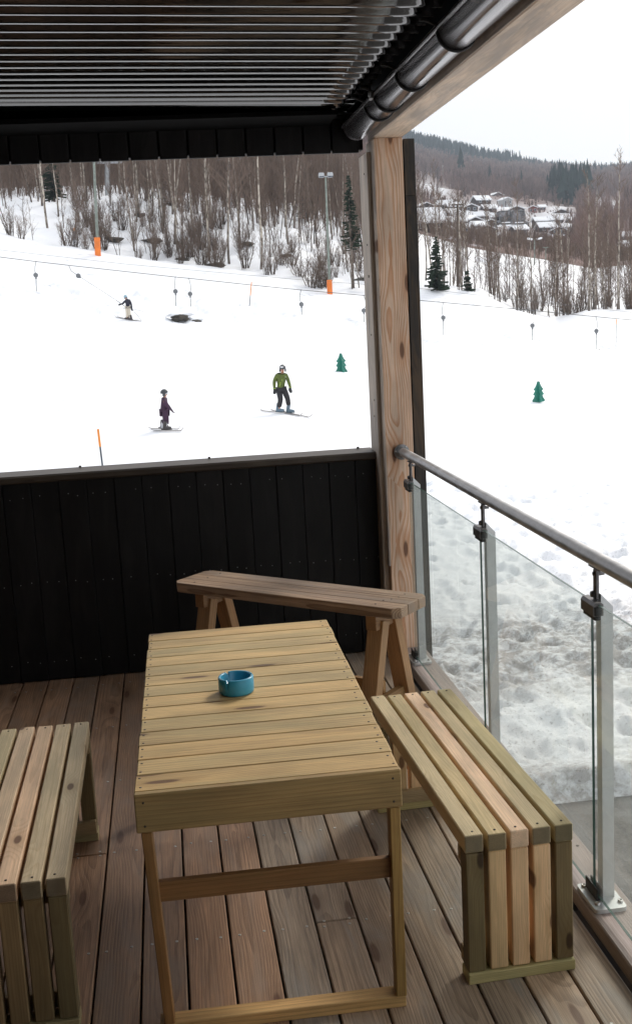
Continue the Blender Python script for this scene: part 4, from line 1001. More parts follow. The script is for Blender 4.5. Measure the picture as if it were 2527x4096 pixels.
# ================================================================== ski lift, lamps, poles
def tube_obj(name, pts, r, mat, parent=None, n=6):
    mb = MB(); mb.tube(pts, r, n); return mb.build(name, mat, parent)
LY = 84.
cb_pts = [at(xd, yd, LY) for xd, yd in ((-500, 545), (-200, 590), (0, 615), (87, 626), (165, 635), (420, 663), (452, 666), (600, 682), (720, 694), (870, 707), (1060, 724), (1273, 743), (1425, 758), (1512, 766), (1800, 800))]
o = tube_obj('haul_rope', cb_pts, .026, M['cable']); tag(o, 'taut grey haul rope of the drag lift that the tow bars hang from', 'rope')
cb2 = [at(xd, yd, LY + 5) for xd, yd in ((-500, 530), (0, 598), (300, 632), (700, 668), (1000, 690), (1300, 724), (1800, 780))]
o = tube_obj('return_rope', cb2, .013, M['cable']); tag(o, 'thinner return rope of the drag lift running just above and behind the haul rope', 'rope')
TB = [((87, 626), (86, 655), (88, 701)), ((420, 663), (420, 694), (422, 743)), ((452, 666), (455, 700), (458, 749)), ((720, 694), (721, 725), (723, 772)),
      ((870, 707), (870, 740), (872, 790)), ((1060, 724), (1060, 757), (1061, 806)), ((1273, 743), (1273, 776), (1274, 827)), ((1425, 758), (1426, 789), (1427, 838))]
TL = ['tow bar furthest left on the drag lift', 'left tow bar of the close pair above the bare rock', 'right tow bar of the close pair above the bare rock', 'tow bar hanging left of the timber post, first left of it', 'tow bar hanging nearest the left side of the timber post', 'tow bar hanging just right of the timber post', 'tow bar hanging above the right green marker tree', 'tow bar furthest right on the drag lift']
# order: index 3 is further left than index 4
TL[3] = 'lone tow bar between the rock and the timber post'
for k, (a, b, c) in enumerate(TB):
    A, B, C_ = at(*a, LY), at(*b, LY), at(*c, LY); e = empty('tow_bar', A, 0, TL[k], 'tow bar', 'tow bars of the drag lift'); B -= A; C_ -= A; sw = random.uniform(-.1, .15)
    tube_obj('cord', [(0, 0, 0), (B.x * .4 + sw, 0, B.z * .4), (B.x * .8 + sw, 0, B.z * .8), B], .02, M['cable'], e, 5)
    mb = MB(); mb.lathe([(.0001, .09), (.11, .085), (.17, .04), (.17, -.04), (.11, -.085), (.0001, -.09)], B - Vector((0, 0, .1)), M=Matrix.Rotation(R(90), 3, 'X'), n=14); mb.box(B - Vector((0, 0, .28)), (.12, .14, .2), ch=.03); mb.build('spring_box', M['lift'], e)
    tube_obj('pole', [B - Vector((0, 0, .3)), C_ + Vector((0, 0, .02))], .028, M['lift'], e, 6); tube_obj('crossbar', [C_ + Vector((-.26, .02, .02)), C_ + Vector((0, 0, 0)), C_ + Vector((.24, -.02, .03))], .035, M['clamp'], e, 6)
    mb = MB(); mb.box((0, 0, 0), (.14, .06, .06)); mb.build('rope_grip', M['lift'], e)
# the tow bar in use
SY = 78.
A, B = at(165, 635, LY), at(188, 660, LY - 1); C_ = at(278, 718, SY + 1.2); D_ = at(305, 737, SY + .15)
e = empty('tow_bar', A, 0, 'slanting tow bar pulling the skier in white trousers', 'tow bar', 'tow bars of the drag lift'); B -= A; C_ -= A; D_ -= A
tube_obj('cord', [(0, 0, 0), B * .4 + Vector((-.1, 0, -.1)), B], .02, M['cable'], e, 5)
mb = MB(); mb.lathe([(.0001, .09), (.11, .085), (.17, .04), (.17, -.04), (.11, -.085), (.0001, -.09)], B, M=Matrix.Rotation(R(90), 3, 'X'), n=14); mb.box(B + Vector((.1, 0, -.1)), (.16, .14, .14), ch=.03); mb.build('spring_box', M['lift'], e)
tube_obj('tow_cord', [B, C_], .012, M['cable'], e, 5); tube_obj('pole', [C_, D_], .02, M['clamp'], e, 6); tube_obj('crossbar', [D_ + Vector((-.25, -.1, 0)), D_ + Vector((.25, .1, 0))], .022, M['clamp'], e, 6)

def lamp(xb, yb, xt, yt, Y, label, heads=True, r=.13):
    b = at(xb, yb, Y); t = at(xt, yt, Y); e = empty('floodlight_mast', b, 0, label, 'mast'); t -= b
    tube_obj('mast', [(0, 0, -1), t * .5, t], [r, r * .85, r * .6], M['polegrey'], e, 12)
    tube_obj('padding', [(0, 0, -.6), t * .11], [r * 1.9, r * 1.9], M['orange'], e, 14)
    if heads:
        mb = MB(); mb.box(t + Vector((0, 0, .05)), (.9, .08, .08)); arm = mb.build('crossarm', M['lamp_metal'], e)
        for sx in (-1, 1):
            mb = MB(); mb.box(t + Vector((sx * .37, -.05, .16)), (.46, .34, .34), M=Matrix.Rotation(R(-25), 3, 'X'), ch=.05); h = mb.build('lamp_head', M['lamp_metal'], e)
            mb = MB(); mb.box(t + Vector((sx * .37, -.21, .09)), (.40, .02, .26), M=Matrix.Rotation(R(-25), 3, 'X'), ch=.01); mb.build('lens', M['pane'], h)
lamp(234, 601, 222, 300, 96, 'green-grey mast with orange padding at the left, its top hidden by the roof fascia')
lamp(789, 700, 779, 424, 96, 'floodlight mast with two lamp heads and orange padding, left of the timber post', r=.12)
def mast2(xb, yb, yt, Y, label, r, mat):
    b = at(xb, yb, Y); t = at(xb, yt, Y) - b; e = empty('lift_tower', b, 0, label, 'tower'); tube_obj('column', [(0, 0, -2), t], [r, r * .75], mat, e, 10)
    mb = MB(); mb.box(t + Vector((0, 0, 0)), (3.2, .3, .3), ch=.05); mb.build('crosshead', mat, e)
    for sx in (-1, 1):
        mb = MB(); mb.box(t + Vector((sx * 1.5, 0, .25)), (.35, 1.6, .3), ch=.08); mb.build('sheave_train', mat, e)
mast2(257, 500, 388, 128, 'grey cable-car tower in the wood right of the left mast', .38, M['lamp_metal'])
mast2(547, 520, 384, 150, 'grey cable-car tower standing in the wood behind the birches', .42, M['lamp_metal'])
def smallpole(xd, yb, yt, Y, r, label, mat, heads=0):
    b = at(xd, yb, Y); t = at(xd, yt, Y) - b; e = empty('utility_pole', b, 0, label, 'pole'); tube_obj('pole', [(0, 0, -1), t], [r, r * .8], mat, e, 8)
    if heads == 1: mb = MB(); mb.box(t, (1.1, .12, .12)); mb.build('crossarm', mat, e)
    if heads == 2:
        for sx in (-1, 1): mb = MB(); mb.box(t + Vector((sx * .8, 0, .1)), (.9, .5, .3), M=Matrix.Rotation(R(-12 * sx), 3, 'Y'), ch=.08); mb.build('lamp_head', M['white_snow_roof'], e)
smallpole(1094, 678, 490, 104, .13, 'dark wooden pole with a short crossarm among the birches right of the post', M['alder'], 1)
smallpole(1278, 640, 573, 180, .12, 'distant street lamp with two snow-capped heads', M['polegrey'], 2)
smallpole(1305, 640, 592, 190, .10, 'distant single lamp right of the two-headed lamp', M['polegrey'], 1)
def stick(xb, yb, xt, yt, Y, r, label, tipf=.35, lo=None, hi=None):
    b = at(xb, yb, Y); t = at(xt, yt, Y) - b; e = empty('marker_pole', b, 0, label, 'marker pole'); tube_obj('shaft', [-t * .25, t * (1 - tipf)], r, lo or M['stick'], e, 8); tube_obj('tip', [t * (1 - tipf), t], r * 1.25, hi or M['orange_tip'], e, 8)
stick(250, 1150, 235, 1027, 29, .024, 'marker pole with orange top standing in the snow behind the parapet', .34)
stick(598, 721, 602, 675, 82, .028, 'thin orange marker pole on the snow bank left of the timber post', .7)
stick(1473, 822, 1474, 764, 80, .026, 'thin grey marker pole with orange top at the far right', .2, M['lift'])
stick(177, 462 + 120, 178, 440 + 105, 97, .012, 'short thin stick at the wood edge left of the orange padded mast', .2)

# gondola cabins
def gondola(xd, label):
    Y = 178.; c = at(xd, 522, Y); e = empty('gondola_cabin', c, 0, label, 'gondola', 'gondolas hanging side by side'); w_, h, d = 2.0, 2.1, 1.9
    out = [(-w_ * .40, -h / 2), (w_ * .40, -h / 2), (w_ * .5, -h * .18), (w_ * .5, h * .2), (w_ * .42, h / 2), (-w_ * .42, h / 2), (-w_ * .5, h * .2), (-w_ * .5, -h * .18)]
    MX = Matrix(((1, 0, 0), (0, 0, -1), (0, 1, 0))); inn = [(a * .86, b * .80 + .10) for a, b in out]
    mb = MB()
    for yy in (-d / 2, d / 2):       # frame rims
        for k in range(8): mb.bar((out[k][0], yy, out[k][1]), (out[(k + 1) % 8][0], yy, out[(k + 1) % 8][1]), .09, .09, upd=(0, 1, 0))
    for k in range(8): mb.bar((out[k][0], -d / 2, out[k][1]), (out[k][0], d / 2, out[k][1]), .08, .08, upd=(0, 0, 1) if k else (0, 0, 1))
    mb.bar((0, -d / 2, -h / 2), (0, -d / 2, h / 2), .05, .05, upd=(0, 1, 0)); mb.build('frame', M['lift'], e)
    mb = MB(); mb.prism([(a * .97, b * .97) for a, b in out], -d / 2 + .06, d / 2 - .06, M=MX); mb.build('windows', M['gond_glass'], e)
    mb = MB(); mb.box((0, 0, -h / 2 - .06), (w_ * .9, d, .22), ch=.05); mb.box((0, -d / 2 - .08, -h * .36), (w_ * .7, .12, .14)); mb.build('floor', M['white_snow_roof'], e)
    tube_obj('hanger', [(0, 0, h / 2), (.0, 0, h / 2 + .8), (.05, 0, h / 2 + 2.2)], .05, M['lift'], e, 6)
def gg():
    g = NG('smoky_gondola_glass'); tr = g.n('ShaderNodeBsdfTransparent'); tr.inputs[0].default_value = (.45, .45, .47, 1); gl = g.n('ShaderNodeBsdfGlossy'); gl.inputs['Roughness'].default_value = .05
    ms = g.n('ShaderNodeMixShader'); ms.inputs[0].default_value = .08; g.link(tr.outputs[0], ms.inputs[1]); g.link(gl.outputs[0], ms.inputs[2]); g.link(ms.outputs[0], g.t.nodes['Material Output'].inputs[0]); return g.m
M['gond_glass'] = gg()
gondola(1205, 'left of two grey gondola cabins hanging in front of the village'); gondola(1237, 'right of two grey gondola cabins hanging in front of the village')
o = tube_obj('gondola_rope', [at(700, 440, 178), at(1205, 505 - 26, 178), at(1238, 479.5, 178), at(1800, 520, 178)], .009, M['stick']); tag(o, 'thin dark rope the two gondola cabins hang from', 'rope')

# rocks in the snow
def rock(xd, yd, Y, sx, sz, label, seed, mat=None, sy=None):
    c = at(xd, yd, Y); V = []; F = []; n, m = 28, 16
    for j in range(m + 1):
        th = math.pi * j / m
        for i in range(n):
            ph = 2 * math.pi * i / n; v = Vector((math.sin(th) * math.cos(ph), math.sin(th) * math.sin(ph), math.cos(th)))
            k = 1 + .38 * mnoise.noise(v * 1.6 + Vector((seed, 0, 0))) + .2 * mnoise.noise(v * 4 + Vector((0, seed, 0))); V.append((v.x * sx * k, v.y * (sy or sx * .6) * k, v.z * sz * k))
    for j in range(m):
        for i in range(n): F.append((j * n + i, (j + 1) * n + i, (j + 1) * n + (i + 1) % n, j * n + (i + 1) % n))
    o = np_mesh('rock', V, F, mat or M['rock'], smooth=False); o.location = c; return tag(o, label, 'rock')
rock(430, 761, 79.4, .66, .24, 'larger bare brown rock poking out of the snow under the paired tow bars', 3)
rock(469, 769, 79.2, .36, .10, 'small flat rock right of the larger bare rock', 8)
rock(870, 668, 98.5, .85, .14, 'dark flat rock at the wood edge touching the left side of the post', 12)
rock(1120, 687, 97.5, .3, .12, 'small dark stone right of the bushy spruce', 14)
rock(1019, 682 + 30, 96, .35, .08, 'small dark stone in the snow below the bushy spruce', 15)
for k, (xd, Y, s_) in enumerate(((285, 107, .7), (375, 108, .9), (440, 104, .7), (520, 101.5, .8), (600, 110, .6), (350, 115, .6), (690, 108, .5))):
    x = colx(xd, Y); z = ztp(x, Y); V_ = rock(xd, 600, Y, s_, s_ * .32, ['dark boulder on the bank just right of the left mast', 'wide dark boulder among the bushes on the bank', 'dark boulder low on the bank under the birches', 'dark boulder at the foot of the tall double birch', 'boulder below the crest of the bank', 'boulder near the crest among the bushes', 'boulder right of the middle birches on the bank'][k], 30 + k); V_.location = (x, Y, z + .1)
# snow caps on the two rocks in the run
for xd, yd, sx, lb in ((433, 753, .95, 'snow cushion lying on the larger bare rock'), (470, 765, .55, 'snow cushion lying on the small flat rock')):
    o = rock(xd, yd, 79.9, sx, .17, lb, 41, M['snow'], .6); o.name = 'snow_cap'; o['category'] = 'snow cap'
    for p in o.data.polygons: p.use_smooth = True

# green foam marker trees
def marker_tree(xd, yd, Y, H, rz, label):
    c = at(xd, yd, Y); e = empty('marker_tree', c, R(rz), label, 'marker tree', 'green foam marker trees on the slope')
    pr = [(.11, 0), (.27, .02), (.31, .07), (.29, .13), (.23, .21), (.185, .33), (.25, .36), (.26, .40), (.22, .45), (.155, .56), (.225, .58), (.235, .63), (.17, .70), (.10, .83), (.07, .92), (.055, .985), (.03, 1.)]
    right = [(a * H * 1.06, b * H) for a, b in pr]; poly = right + [(-a, b) for a, b in right[::-1]]
    for nm, ang in (('panel', 0), ('cross_panel', 90)):
        mb = MB(); MX = Matrix.Rotation(R(ang), 3, 'Z') @ Matrix(((1, 0, 0), (0, 0, -1), (0, 1, 0))); mb.prism(poly, -.045, .045, M=MX); o = mb.build(nm, M['greenfoam'], e)
        bv = o.modifiers.new('b', 'BEVEL'); bv.width = .02; bv.segments = 2; bv.limit_method = 'ANGLE'
marker_tree(817, 893.5, 56, 1.0, 14, 'green foam marker tree on the slope left of the timber post')
marker_tree(1288, 962.5, 52, 1.0, 8, 'green foam marker tree on the slope right of the timber post')

# ================================================================== skiers
M['skin'] = plain('face_skin', (.50, .27, .20), .5); M['jacket'] = plain('olive_green_jacket', (.085, .115, .018), .7, nscale=6, namt=.15); M['lime'] = plain('lime_zip', (.35, .48, .06), .6)
M['blackcloth'] = plain('black_ski_trousers', (.018, .017, .020), .75); M['glove'] = plain('black_gloves', (.02, .022, .025), .6); M['helmet'] = plain('dark_grey_helmet', (.03, .035, .04), .3, coat=.3)
M['boot'] = plain('grey_blue_ski_boot', (.12, .18, .23), .4); M['ski'] = plain('grey_ski', (.16, .15, .15), .35); M['label_white'] = plain('white_helmet_panel', (.7, .72, .75), .5)
M['plum'] = plain('plum_snowsuit', (.040, .014, .038), .75, nscale=8, namt=.15); M['white_boot'] = plain('white_boot_shell', (.6, .62, .65), .4); M['darkboot'] = plain('dark_boot_shell', (.04, .035, .035), .4)
M['navy'] = plain('navy_jacket', (.014, .014, .03), .7); M['cream'] = plain('cream_ski_trousers', (.62, .56, .46), .7); M['paleblue'] = plain('pale_blue_helmet', (.28, .42, .50), .35)
def skin_mesh(name, mat, parent, chains, sub=2):
    """chains: list of [(x, y, z, r[, r2]), ...]; equal coordinates join; first point of first chain is the root"""
    V = []; idx = {}; E_ = []; Rr = []
    for ch in chains:
        prev = None
        for p in ch:
            k = (round(p[0], 4), round(p[1], 4), round(p[2], 4))
            if k not in idx: idx[k] = len(V); V.append(p[:3]); Rr.append((p[3], p[4] if len(p) > 4 else p[3]))
            if prev is not None: E_.append((prev, idx[k]))
            prev = idx[k]
    me = bpy.data.meshes.new(name); me.from_pydata(V, E_, []); me.materials.append(mat); o = bpy.data.objects.new(name, me); col.objects.link(o); o.parent = parent
    m = o.modifiers.new('skin', 'SKIN'); m.use_smooth_shade = True
    if not me.skin_vertices: me.attributes
    for i, r_ in enumerate(Rr): me.skin_vertices[0].data[i].radius = r_
    me.skin_vertices[0].data[0].use_root = True
    sm = o.modifiers.new('sub', 'SUBSURF'); sm.levels = sub; sm.render_levels = sub
    return o
def ellipsoid(mb, c, r, n=20, m=14, cut=None, M3=None):
    pr = [(math.sin(math.pi * j / m), math.cos(math.pi * j / m)) for j in range(m + 1)]; vs = []; fs = []
    for a, b in pr:
        for i in range(n):
            t = 2 * math.pi * i / n; z_ = b if cut is None else max(b, cut); q = Vector((a * math.cos(t) * r[0], a * math.sin(t) * r[1], z_ * r[2])); vs.append((M3 @ q if M3 else q) + Vector(c))
    for j in range(m):
        for i in range(n): fs.append((j * n + i, (j + 1) * n + i, (j + 1) * n + (i + 1) % n, j * n + (i + 1) % n))
    mb.add(vs, fs, None, (1, 1, 1), True)
def ski(cx_, cy_, heading, L, label, owner_z=None, r=0.):
    """a ski lying on the snow, centre and heading"""
    d = Vector((math.cos(heading), math.sin(heading), 0)); e = empty('ski', (cx_, cy_, 0), 0, label, 'ski'); mb = MB(); n = 22; vs = []; fs = []
    s_ = Vector((-d.y, d.x, 0))
    for i in range(n + 1):
        t = i / n; p = d * (t - .47) * L; z = ztp(cx_ + p.x, cy_ + p.y) + base_at(cx_ + p.x, cy_ + p.y) + .03; up_ = .12 * max(0, (t - .90) / .10) ** 1.6 + .03 * max(0, (.06 - t) / .06); w_ = .055 - .012 * math.sin(math.pi * t) - .03 * max(0, (t - .93) / .07)
        for sg, dz in ((-1, 0), (1, 0), (1, .018), (-1, .018)): vs.append(p + s_ * sg * w_ + Vector((0, 0, z + up_ + dz)))
    for i in range(n):
        for k in range(4): fs.append((i * 4 + k, i * 4 + (k + 1) % 4, i * 4 + 4 + (k + 1) % 4, i * 4 + 4 + k))
    fs += [(3, 2, 1, 0), (n * 4, n * 4 + 1, n * 4 + 2, n * 4 + 3)]; mb.add(vs, fs); mb.build('board', M['ski'], e)
    zc = ztp(cx_, cy_) + base_at(cx_, cy_) + .05; mb = MB(); mb.bar(Vector((-d.x * .17, -d.y * .17, zc + .02)), Vector((d.x * .17, d.y * .17, zc + .02)), .07, .04); mb.build('binding', M['darkboot'], e)
    return zc
def base_at(x, y):
    return float(snow_disp(np.array([[x]]), np.array([[y]]))[0, 0]) + .02
def boot(parent, x, y, z, heading, mat, sc=1., name='boot'):
    d = Vector((math.cos(heading), math.sin(heading), 0)); o = Vector((x, y, z)); mb = MB()
    mb.tube([o - d * .12 * sc + Vector((0, 0, .05)), o + d * .04 * sc + Vector((0, 0, .055)), o + d * .17 * sc + Vector((0, 0, .045))], [.062 * sc, .066 * sc, .045 * sc], 12)
    mb.tube([o - d * .07 * sc + Vector((0, 0, .03)), o - d * .055 * sc + Vector((0, 0, .17 * sc)), o - d * .02 * sc + Vector((0, 0, .30 * sc))], [.07 * sc, .068 * sc, .072 * sc], 12); return mb.build(name, mat, parent)
def glove(parent, wrist, tip_dir, side, mat, sc=1., curl=.5, name='glove'):
    w_ = Vector(wrist); d = Vector(tip_dir).normalized(); s_ = Vector(side).normalized(); s_ = (s_ - d * s_.dot(d)).normalized(); nrm = d.cross(s_)
    ch = [[(*(w_ - d * .05), .042 * sc), (*w_, .040 * sc), (*(w_ + d * .05 * sc), .043 * sc), (*(w_ + d * .095 * sc), .040 * sc)]]
    k = w_ + d * .095 * sc
    for off, L in ((-.036, .075), (-.012, .088), (.012, .084), (.036, .066)):
        a = k + s_ * off * sc + d * .012; b = a + (d + nrm * curl * .4).normalized() * L * .55 * sc; c = b + (d * .6 + nrm * curl).normalized() * L * .5 * sc
        ch.append([(*k, .040 * sc), (*a, .017 * sc), (*b, .0155 * sc), (*c, .013 * sc)])
    t0 = w_ + d * .05 * sc; t1 = t0 + s_ * .048 * sc + d * .02; t2 = t1 + (d + s_ * .35 + nrm * .4).normalized() * .05 * sc; ch.append([(*t0, .043 * sc), (*t1, .019 * sc), (*t2, .015 * sc)])
    return skin_mesh(name, mat, parent, ch, 1)
def head(parent, c, face, sc, helmet_mat, skin_parent=None):
    """helmet, eyes; the head itself belongs to the body mesh"""
    c = Vector(c); f = Vector(face).normalized(); ang = math.atan2(f.y, f.x); RZ = Matrix.Rotation(ang, 3, 'Z')
    mb = MB(); ellipsoid(mb, c + Vector((0, 0, .035 * sc)) - f * .012 * sc, (.132 * sc, .112 * sc, .125 * sc), cut=-.25, M3=RZ)
    side = Vector((-f.y, f.x, 0))
    for sg in (-1, 1): ellipsoid(mb, c + side * sg * .092 * sc - f * .02 * sc - Vector((0, 0, .03 * sc)), (.05 * sc, .03 * sc, .065 * sc), 12, 8, M3=RZ)
    h = mb.build('helmet', helmet_mat, parent)
    for sg in (-1, 1):
        mb = MB(); ellipsoid(mb, c + f * .083 * sc + side * sg * .031 * sc - Vector((0, 0, .012 * sc)), (.012 * sc,) * 3, 8, 6); mb.build('eye', M['glove'], parent)
    mb = MB(); ellipsoid(mb, c + f * .088 * sc - Vector((0, 0, .075 * sc)), (.012 * sc, .024 * sc, .006 * sc), 8, 6, M3=RZ); mb.build('mouth', M['orange_tip'], parent)
    return h
def bodymesh(parent, J, sc, mat=None):
    c = Vector(J['head']); f = Vector(J['face']).normalized()
    hd = [(*J['neck'], .055 * sc), (*(c - Vector((0, 0, .075 * sc))), .062 * sc), (*c, .085 * sc, .095 * sc), (*(c + Vector((0, 0, .07 * sc))), .075 * sc)]
    nose = [(*c, .085 * sc, .095 * sc), (*(c + f * .075 * sc - Vector((0, 0, .03 * sc))), .022 * sc), (*(c + f * .108 * sc - Vector((0, 0, .040 * sc))), .012 * sc)]
    ch = [[(*J['pelvis'], .085 * sc, .075 * sc), (*J['chest'], .13 * sc, .10 * sc), (*J['neck'], .055 * sc)], hd, nose]
    for s_ in 'LR':
        ch.append([(*J['chest'], .13 * sc, .10 * sc), (*J['sh' + s_], .06 * sc), (*J['el' + s_], .042 * sc), (*J['wr' + s_], .03 * sc)])
        ch.append([(*J['pelvis'], .085 * sc, .075 * sc), (*J['hip' + s_], .07 * sc), (*J['kn' + s_], .06 * sc), (*J['an' + s_], .045 * sc)])
    return skin_mesh('body', M['skin'], parent, ch)
def clothes(parent, J, sc, top_mat, low_mat, k=1.0, hem=None, one=False, flare=1.):
    pe, ch_ = Vector(J['pelvis']), Vector(J['chest']); hemp = pe + (ch_ - pe) * -.32; mid = pe + (ch_ - pe) * .45; nb = Vector(J['neck']) - (Vector(J['neck']) - ch_) * .22
    tors = [(*ch_, .165 * sc * k, .125 * sc * k), (*mid, .150 * sc * k, .12 * sc * k), (*(pe + (ch_ - pe) * .12), .165 * sc * k, .13 * sc * k), (*hemp, .172 * sc * k, .135 * sc * k)]
    up_ = [(*ch_, .165 * sc * k, .125 * sc * k), (*nb, .135 * sc, .12 * sc), (*(Vector(J['neck']) + Vector((0, 0, .02 * sc))), .105 * sc)]
    A = [tors, up_]
    for s_ in 'LR':
        sh, el, wr = (Vector(J[q + s_]) for q in ('sh', 'el', 'wr')); A.append([(*ch_, .165 * sc * k, .125 * sc * k), (*(sh - Vector((0, 0, .02 * sc))), .092 * sc * k), (*(sh * .5 + el * .5), .075 * sc * k), (*el, .068 * sc * k), (*(el * .45 + wr * .55), .062 * sc), (*wr, .052 * sc)])
    tp = skin_mesh('snowsuit_top' if one else 'jacket', top_mat, parent, A)
    Bc = []
    for s_ in 'LR':
        hp, kn, an = (Vector(J[q + s_]) for q in ('hip', 'kn', 'an')); Bc.append([(*pe, .165 * sc, .14 * sc), (*hp, .122 * sc), (*(hp * .5 + kn * .5), .115 * sc), (*kn, .098 * sc), (*(kn * .5 + an * .5), .095 * sc), (*(an + Vector((0, 0, .06 * sc))), .097 * sc * flare)])
    lo = skin_mesh('snowsuit_legs' if one else 'trousers', low_mat, parent, Bc)
    return tp, lo

def figure_base(xd, yd, Y, name_label, cat='person'):
    x = at(xd, yd, Y).x; z = ztp(x, Y) + base_at(x, Y); e = empty('person', (x, Y, z), 0, name_label, cat); return e, x, z
# adult in the green jacket
AY = 40.2; e, ax_, az = figure_base(676, 992, AY, 'adult skier in an olive green jacket and black trousers gliding down, arms hanging'); az0 = az
J = dict(pelvis=(.0, .03, .92), chest=(.035, -.01, 1.27), neck=(.07, -.04, 1.44), head=(.085, -.07, 1.575), face=(-.25, -1, -.1), shL=(-.15, .0, 1.36), elL=(-.235, .0, 1.13), wrL=(-.25, -.10, .92), shR=(.215, -.02, 1.36), elR=(.285, .0, 1.13), wrR=(.325, -.08, .93),
         hipL=(-.085, .02, .86), knL=(-.045, -.09, .50), anL=(-.13, -.01, .16), hipR=(.10, .02, .86), knR=(.215, -.05, .52), anR=(.245, .05, .22))
bodymesh(e, J, 1.); tp, lo = clothes(e, J, 1., M['jacket'], M['blackcloth'])
mb = MB(); mb.bar((.035, -.155, 1.33), (.045, -.165, 1.16), .012, .01, upd=(0, 1, 0)); mb.build('chest_zip', M['lime'], tp)
mb = MB(); mb.tube([(-.025, -.15, 1.13), (-.035, -.155, 1.07), (-.065, -.15, .98)], .010, 6); mb.build('pocket_zip', M['lime'], tp)
mb = MB(); mb.box((.17, -.125, 1.30), (.05, .02, .012)); mb.build('chest_print', M['label_white'], tp)
for w_ in ('wrL', 'wrR'): mb = MB(); mb.lathe([(.056, -.012), (.058, 0), (.056, .012)], J[w_], n=12); mb.build('cuff', M['lime'], tp)
h = head(e, J['head'], J['face'], 1.08, M['helmet']); mb = MB(); mb.box(Vector(J['head']) + Vector((-.035, -.115, .085)), (.10, .02, .055), M=Matrix.Rotation(R(-14), 3, 'Z') @ Matrix.Rotation(R(-35), 3, 'X'), ch=.006); mb.build('front_panel', M['label_white'], h)
glove(e, J['wrL'], (0, -.1, -1), (1, 0, 0), M['glove'], 1.15); glove(e, J['wrR'], (.05, -.1, -1), (-1, 0, 0), M['glove'], 1.15)
hd_ = R(-28)
for s_, lab in (('L', 'front ski of the adult in the green jacket'), ('R', 'rear ski of the adult in the green jacket')):
    fx, fy, fz = J['an' + s_]; wx, wy = ax_ + fx + .05, AY + fy; zc = ski(wx, wy, hd_ + (R(-3) if s_ == 'R' else 0), 1.62, lab); boot(e, fx + .03, fy - .01, zc - az + .01, hd_, M['boot'], 1.0)
# child in the plum suit
CY_ = 35.4; e, cx0, cz = figure_base(399, 1036, CY_, 'child skier in a plum snowsuit and dark helmet standing side-on'); k_ = 1.0
J = dict(pelvis=(-.02, .0, .64), chest=(-.01, -.0, .88), neck=(.015, 0, 1.03), head=(.03, 0, 1.155), face=(1, -.12, 0), shL=(.0, .13, .96), elL=(.06, .17, .80), wrL=(.17, .15, .68), shR=(.0, -.13, .96), elR=(.075, -.17, .79), wrR=(.185, -.15, .67),
         hipL=(-.025, .07, .60), knL=(.0, .08, .38), anL=(-.075, .08, .14), hipR=(-.01, -.07, .60), knR=(.025, -.08, .38), anR=(.01, -.08, .14))
bodymesh(e, J, .85); clothes(e, J, .92, M['plum'], M['plum'], 1.1, one=True)
h = head(e, J['head'], J['face'], .92, M['helmet']); mb = MB(); c_ = Vector(J['head'])
mb.tube([c_ + Vector((.03, -.105, -.01)), c_ + Vector((.085, -.085, .02)), c_ + Vector((.115, -.03, .05)), c_ + Vector((.12, .03, .05))], .012, 8); mb.build('goggle_strap', M['label_white'], h)
glove(e, J['wrL'], (.6, 0, -.8), (0, -1, 0), M['plum'], .85, name='mitten'); glove(e, J['wrR'], (.6, 0, -.8), (0, 1, 0), M['plum'], .85, name='mitten')
for s_, lab, hh in (('R', 'front ski of the child in the plum suit', R(4)), ('L', 'rear ski of the child in the plum suit', R(-1))):
    fx, fy, fz = J['an' + s_]; zc = ski(cx0 + fx, CY_ + fy * 2.2, hh, 1.0, lab); b_ = boot(e, fx, fy * 2.2, zc - cz + .01, hh, M['darkboot'], .85)
    mb = MB(); mb.tube([(fx - .05, fy * 2.2, .10), (fx - .03, fy * 1.7, .19), (fx, fy * 1.3, .25)], [.062, .060, .062], 12); mb.build('boot_shaft', M['white_boot'], b_)
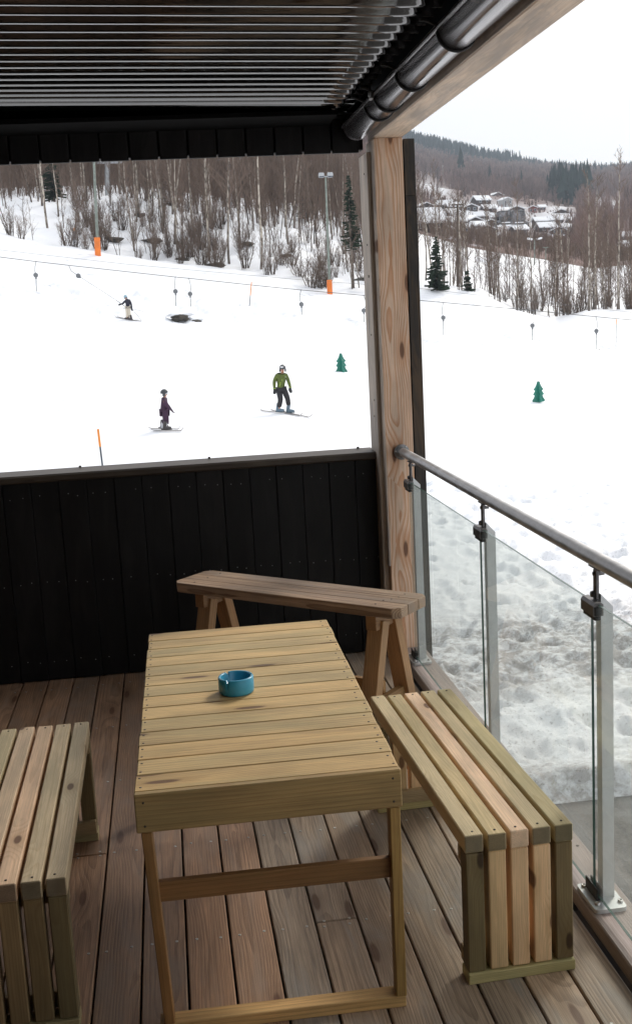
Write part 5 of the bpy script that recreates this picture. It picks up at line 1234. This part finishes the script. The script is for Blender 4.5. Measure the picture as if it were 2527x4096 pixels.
# person on the drag lift
LYs = 78.4; e, lx, lz = figure_base(309, 771, LYs, 'person in navy jacket and cream trousers pulled uphill by the drag lift, seen from behind')
J = dict(pelvis=(.01, .0, .90), chest=(.03, .02, 1.24), neck=(-.03, .03, 1.40), head=(-.10, .04, 1.52), face=(-.5, .8, -.25), shL=(-.12, .03, 1.33), elL=(-.28, .05, 1.14), wrL=(-.43, .0, 1.08), shR=(.16, .0, 1.32), elR=(.24, -.02, 1.05), wrR=(.27, -.05, .80),
         hipL=(-.07, .02, .86), knL=(-.08, .02, .48), anL=(-.10, .02, .12), hipR=(.07, -.02, .86), knR=(.08, -.02, .48), anR=(.12, -.03, .12))
bodymesh(e, J, 1.); clothes(e, J, 1., M['navy'], M['cream'], 1.05, flare=1.15); head(e, J['head'], J['face'], 1.1, M['paleblue'])
mb = MB(); mb.box((.04, -.17, 1.20), (.26, .14, .36), ch=.05); mb.build('rucksack', M['navy'], e)
glove(e, J['wrL'], (-.9, 0, -.2), (0, 0, 1), M['glove'], 1.1, 1.); glove(e, J['wrR'], (.1, -.2, -1), (-1, 0, 0), M['glove'], 1.1, 1.)
for s_, lab in (('L', 'left ski of the person on the drag lift'), ('R', 'right ski of the person on the drag lift')):
    fx, fy, fz = J['an' + s_]; zc = ski(lx + fx, LYs + fy * 3, R(172), 1.65, lab); boot(e, fx, fy * 3, zc - lz + .01, R(172), M['darkboot'], 1.)
hnd = Vector((lx + J['wrR'][0], LYs + J['wrR'][1] - .03, lz + J['wrR'][2] - .06))
for dx, dz, lab in ((.72, -.20, 'ski pole held out almost level behind the person on the drag lift'), (.50, -.68, 'ski pole pointing down behind the person on the drag lift')):
    t = Vector((dx, -.1, dz)); p_ = empty('ski_pole', hnd, 0, lab, 'ski pole'); tube_obj('shaft', [-t * .22, t * 1.1], .010, M['stick'], p_, 6); tube_obj('grip', [-t * .24, -t * .02], .017, M['rubber'], p_, 8)
    mb = MB(); mb.lathe([(.0001, .01), (.04, 0), (.0001, -.01)], t * 1.04, n=10); mb.build('basket', M['rubber'], p_)

# ================================================================== air
hz = MB(); hz.box((200, 1150, 150), (5000, 2900, 560), ch=.01)
m_ = bpy.data.materials.new('thin_air'); m_.use_nodes = True; t_ = m_.node_tree; t_.nodes.remove(t_.nodes['Principled BSDF'])
pv = t_.nodes.new('ShaderNodeVolumePrincipled'); pv.inputs['Color'].default_value = (.74, .86, 1, 1); pv.inputs['Density'].default_value = .00028; pv.inputs['Anisotropy'].default_value = .2
t_.links.new(pv.outputs[0], t_.nodes['Material Output'].inputs['Volume'])
tag(hz.build('haze', m_), kind='stuff')
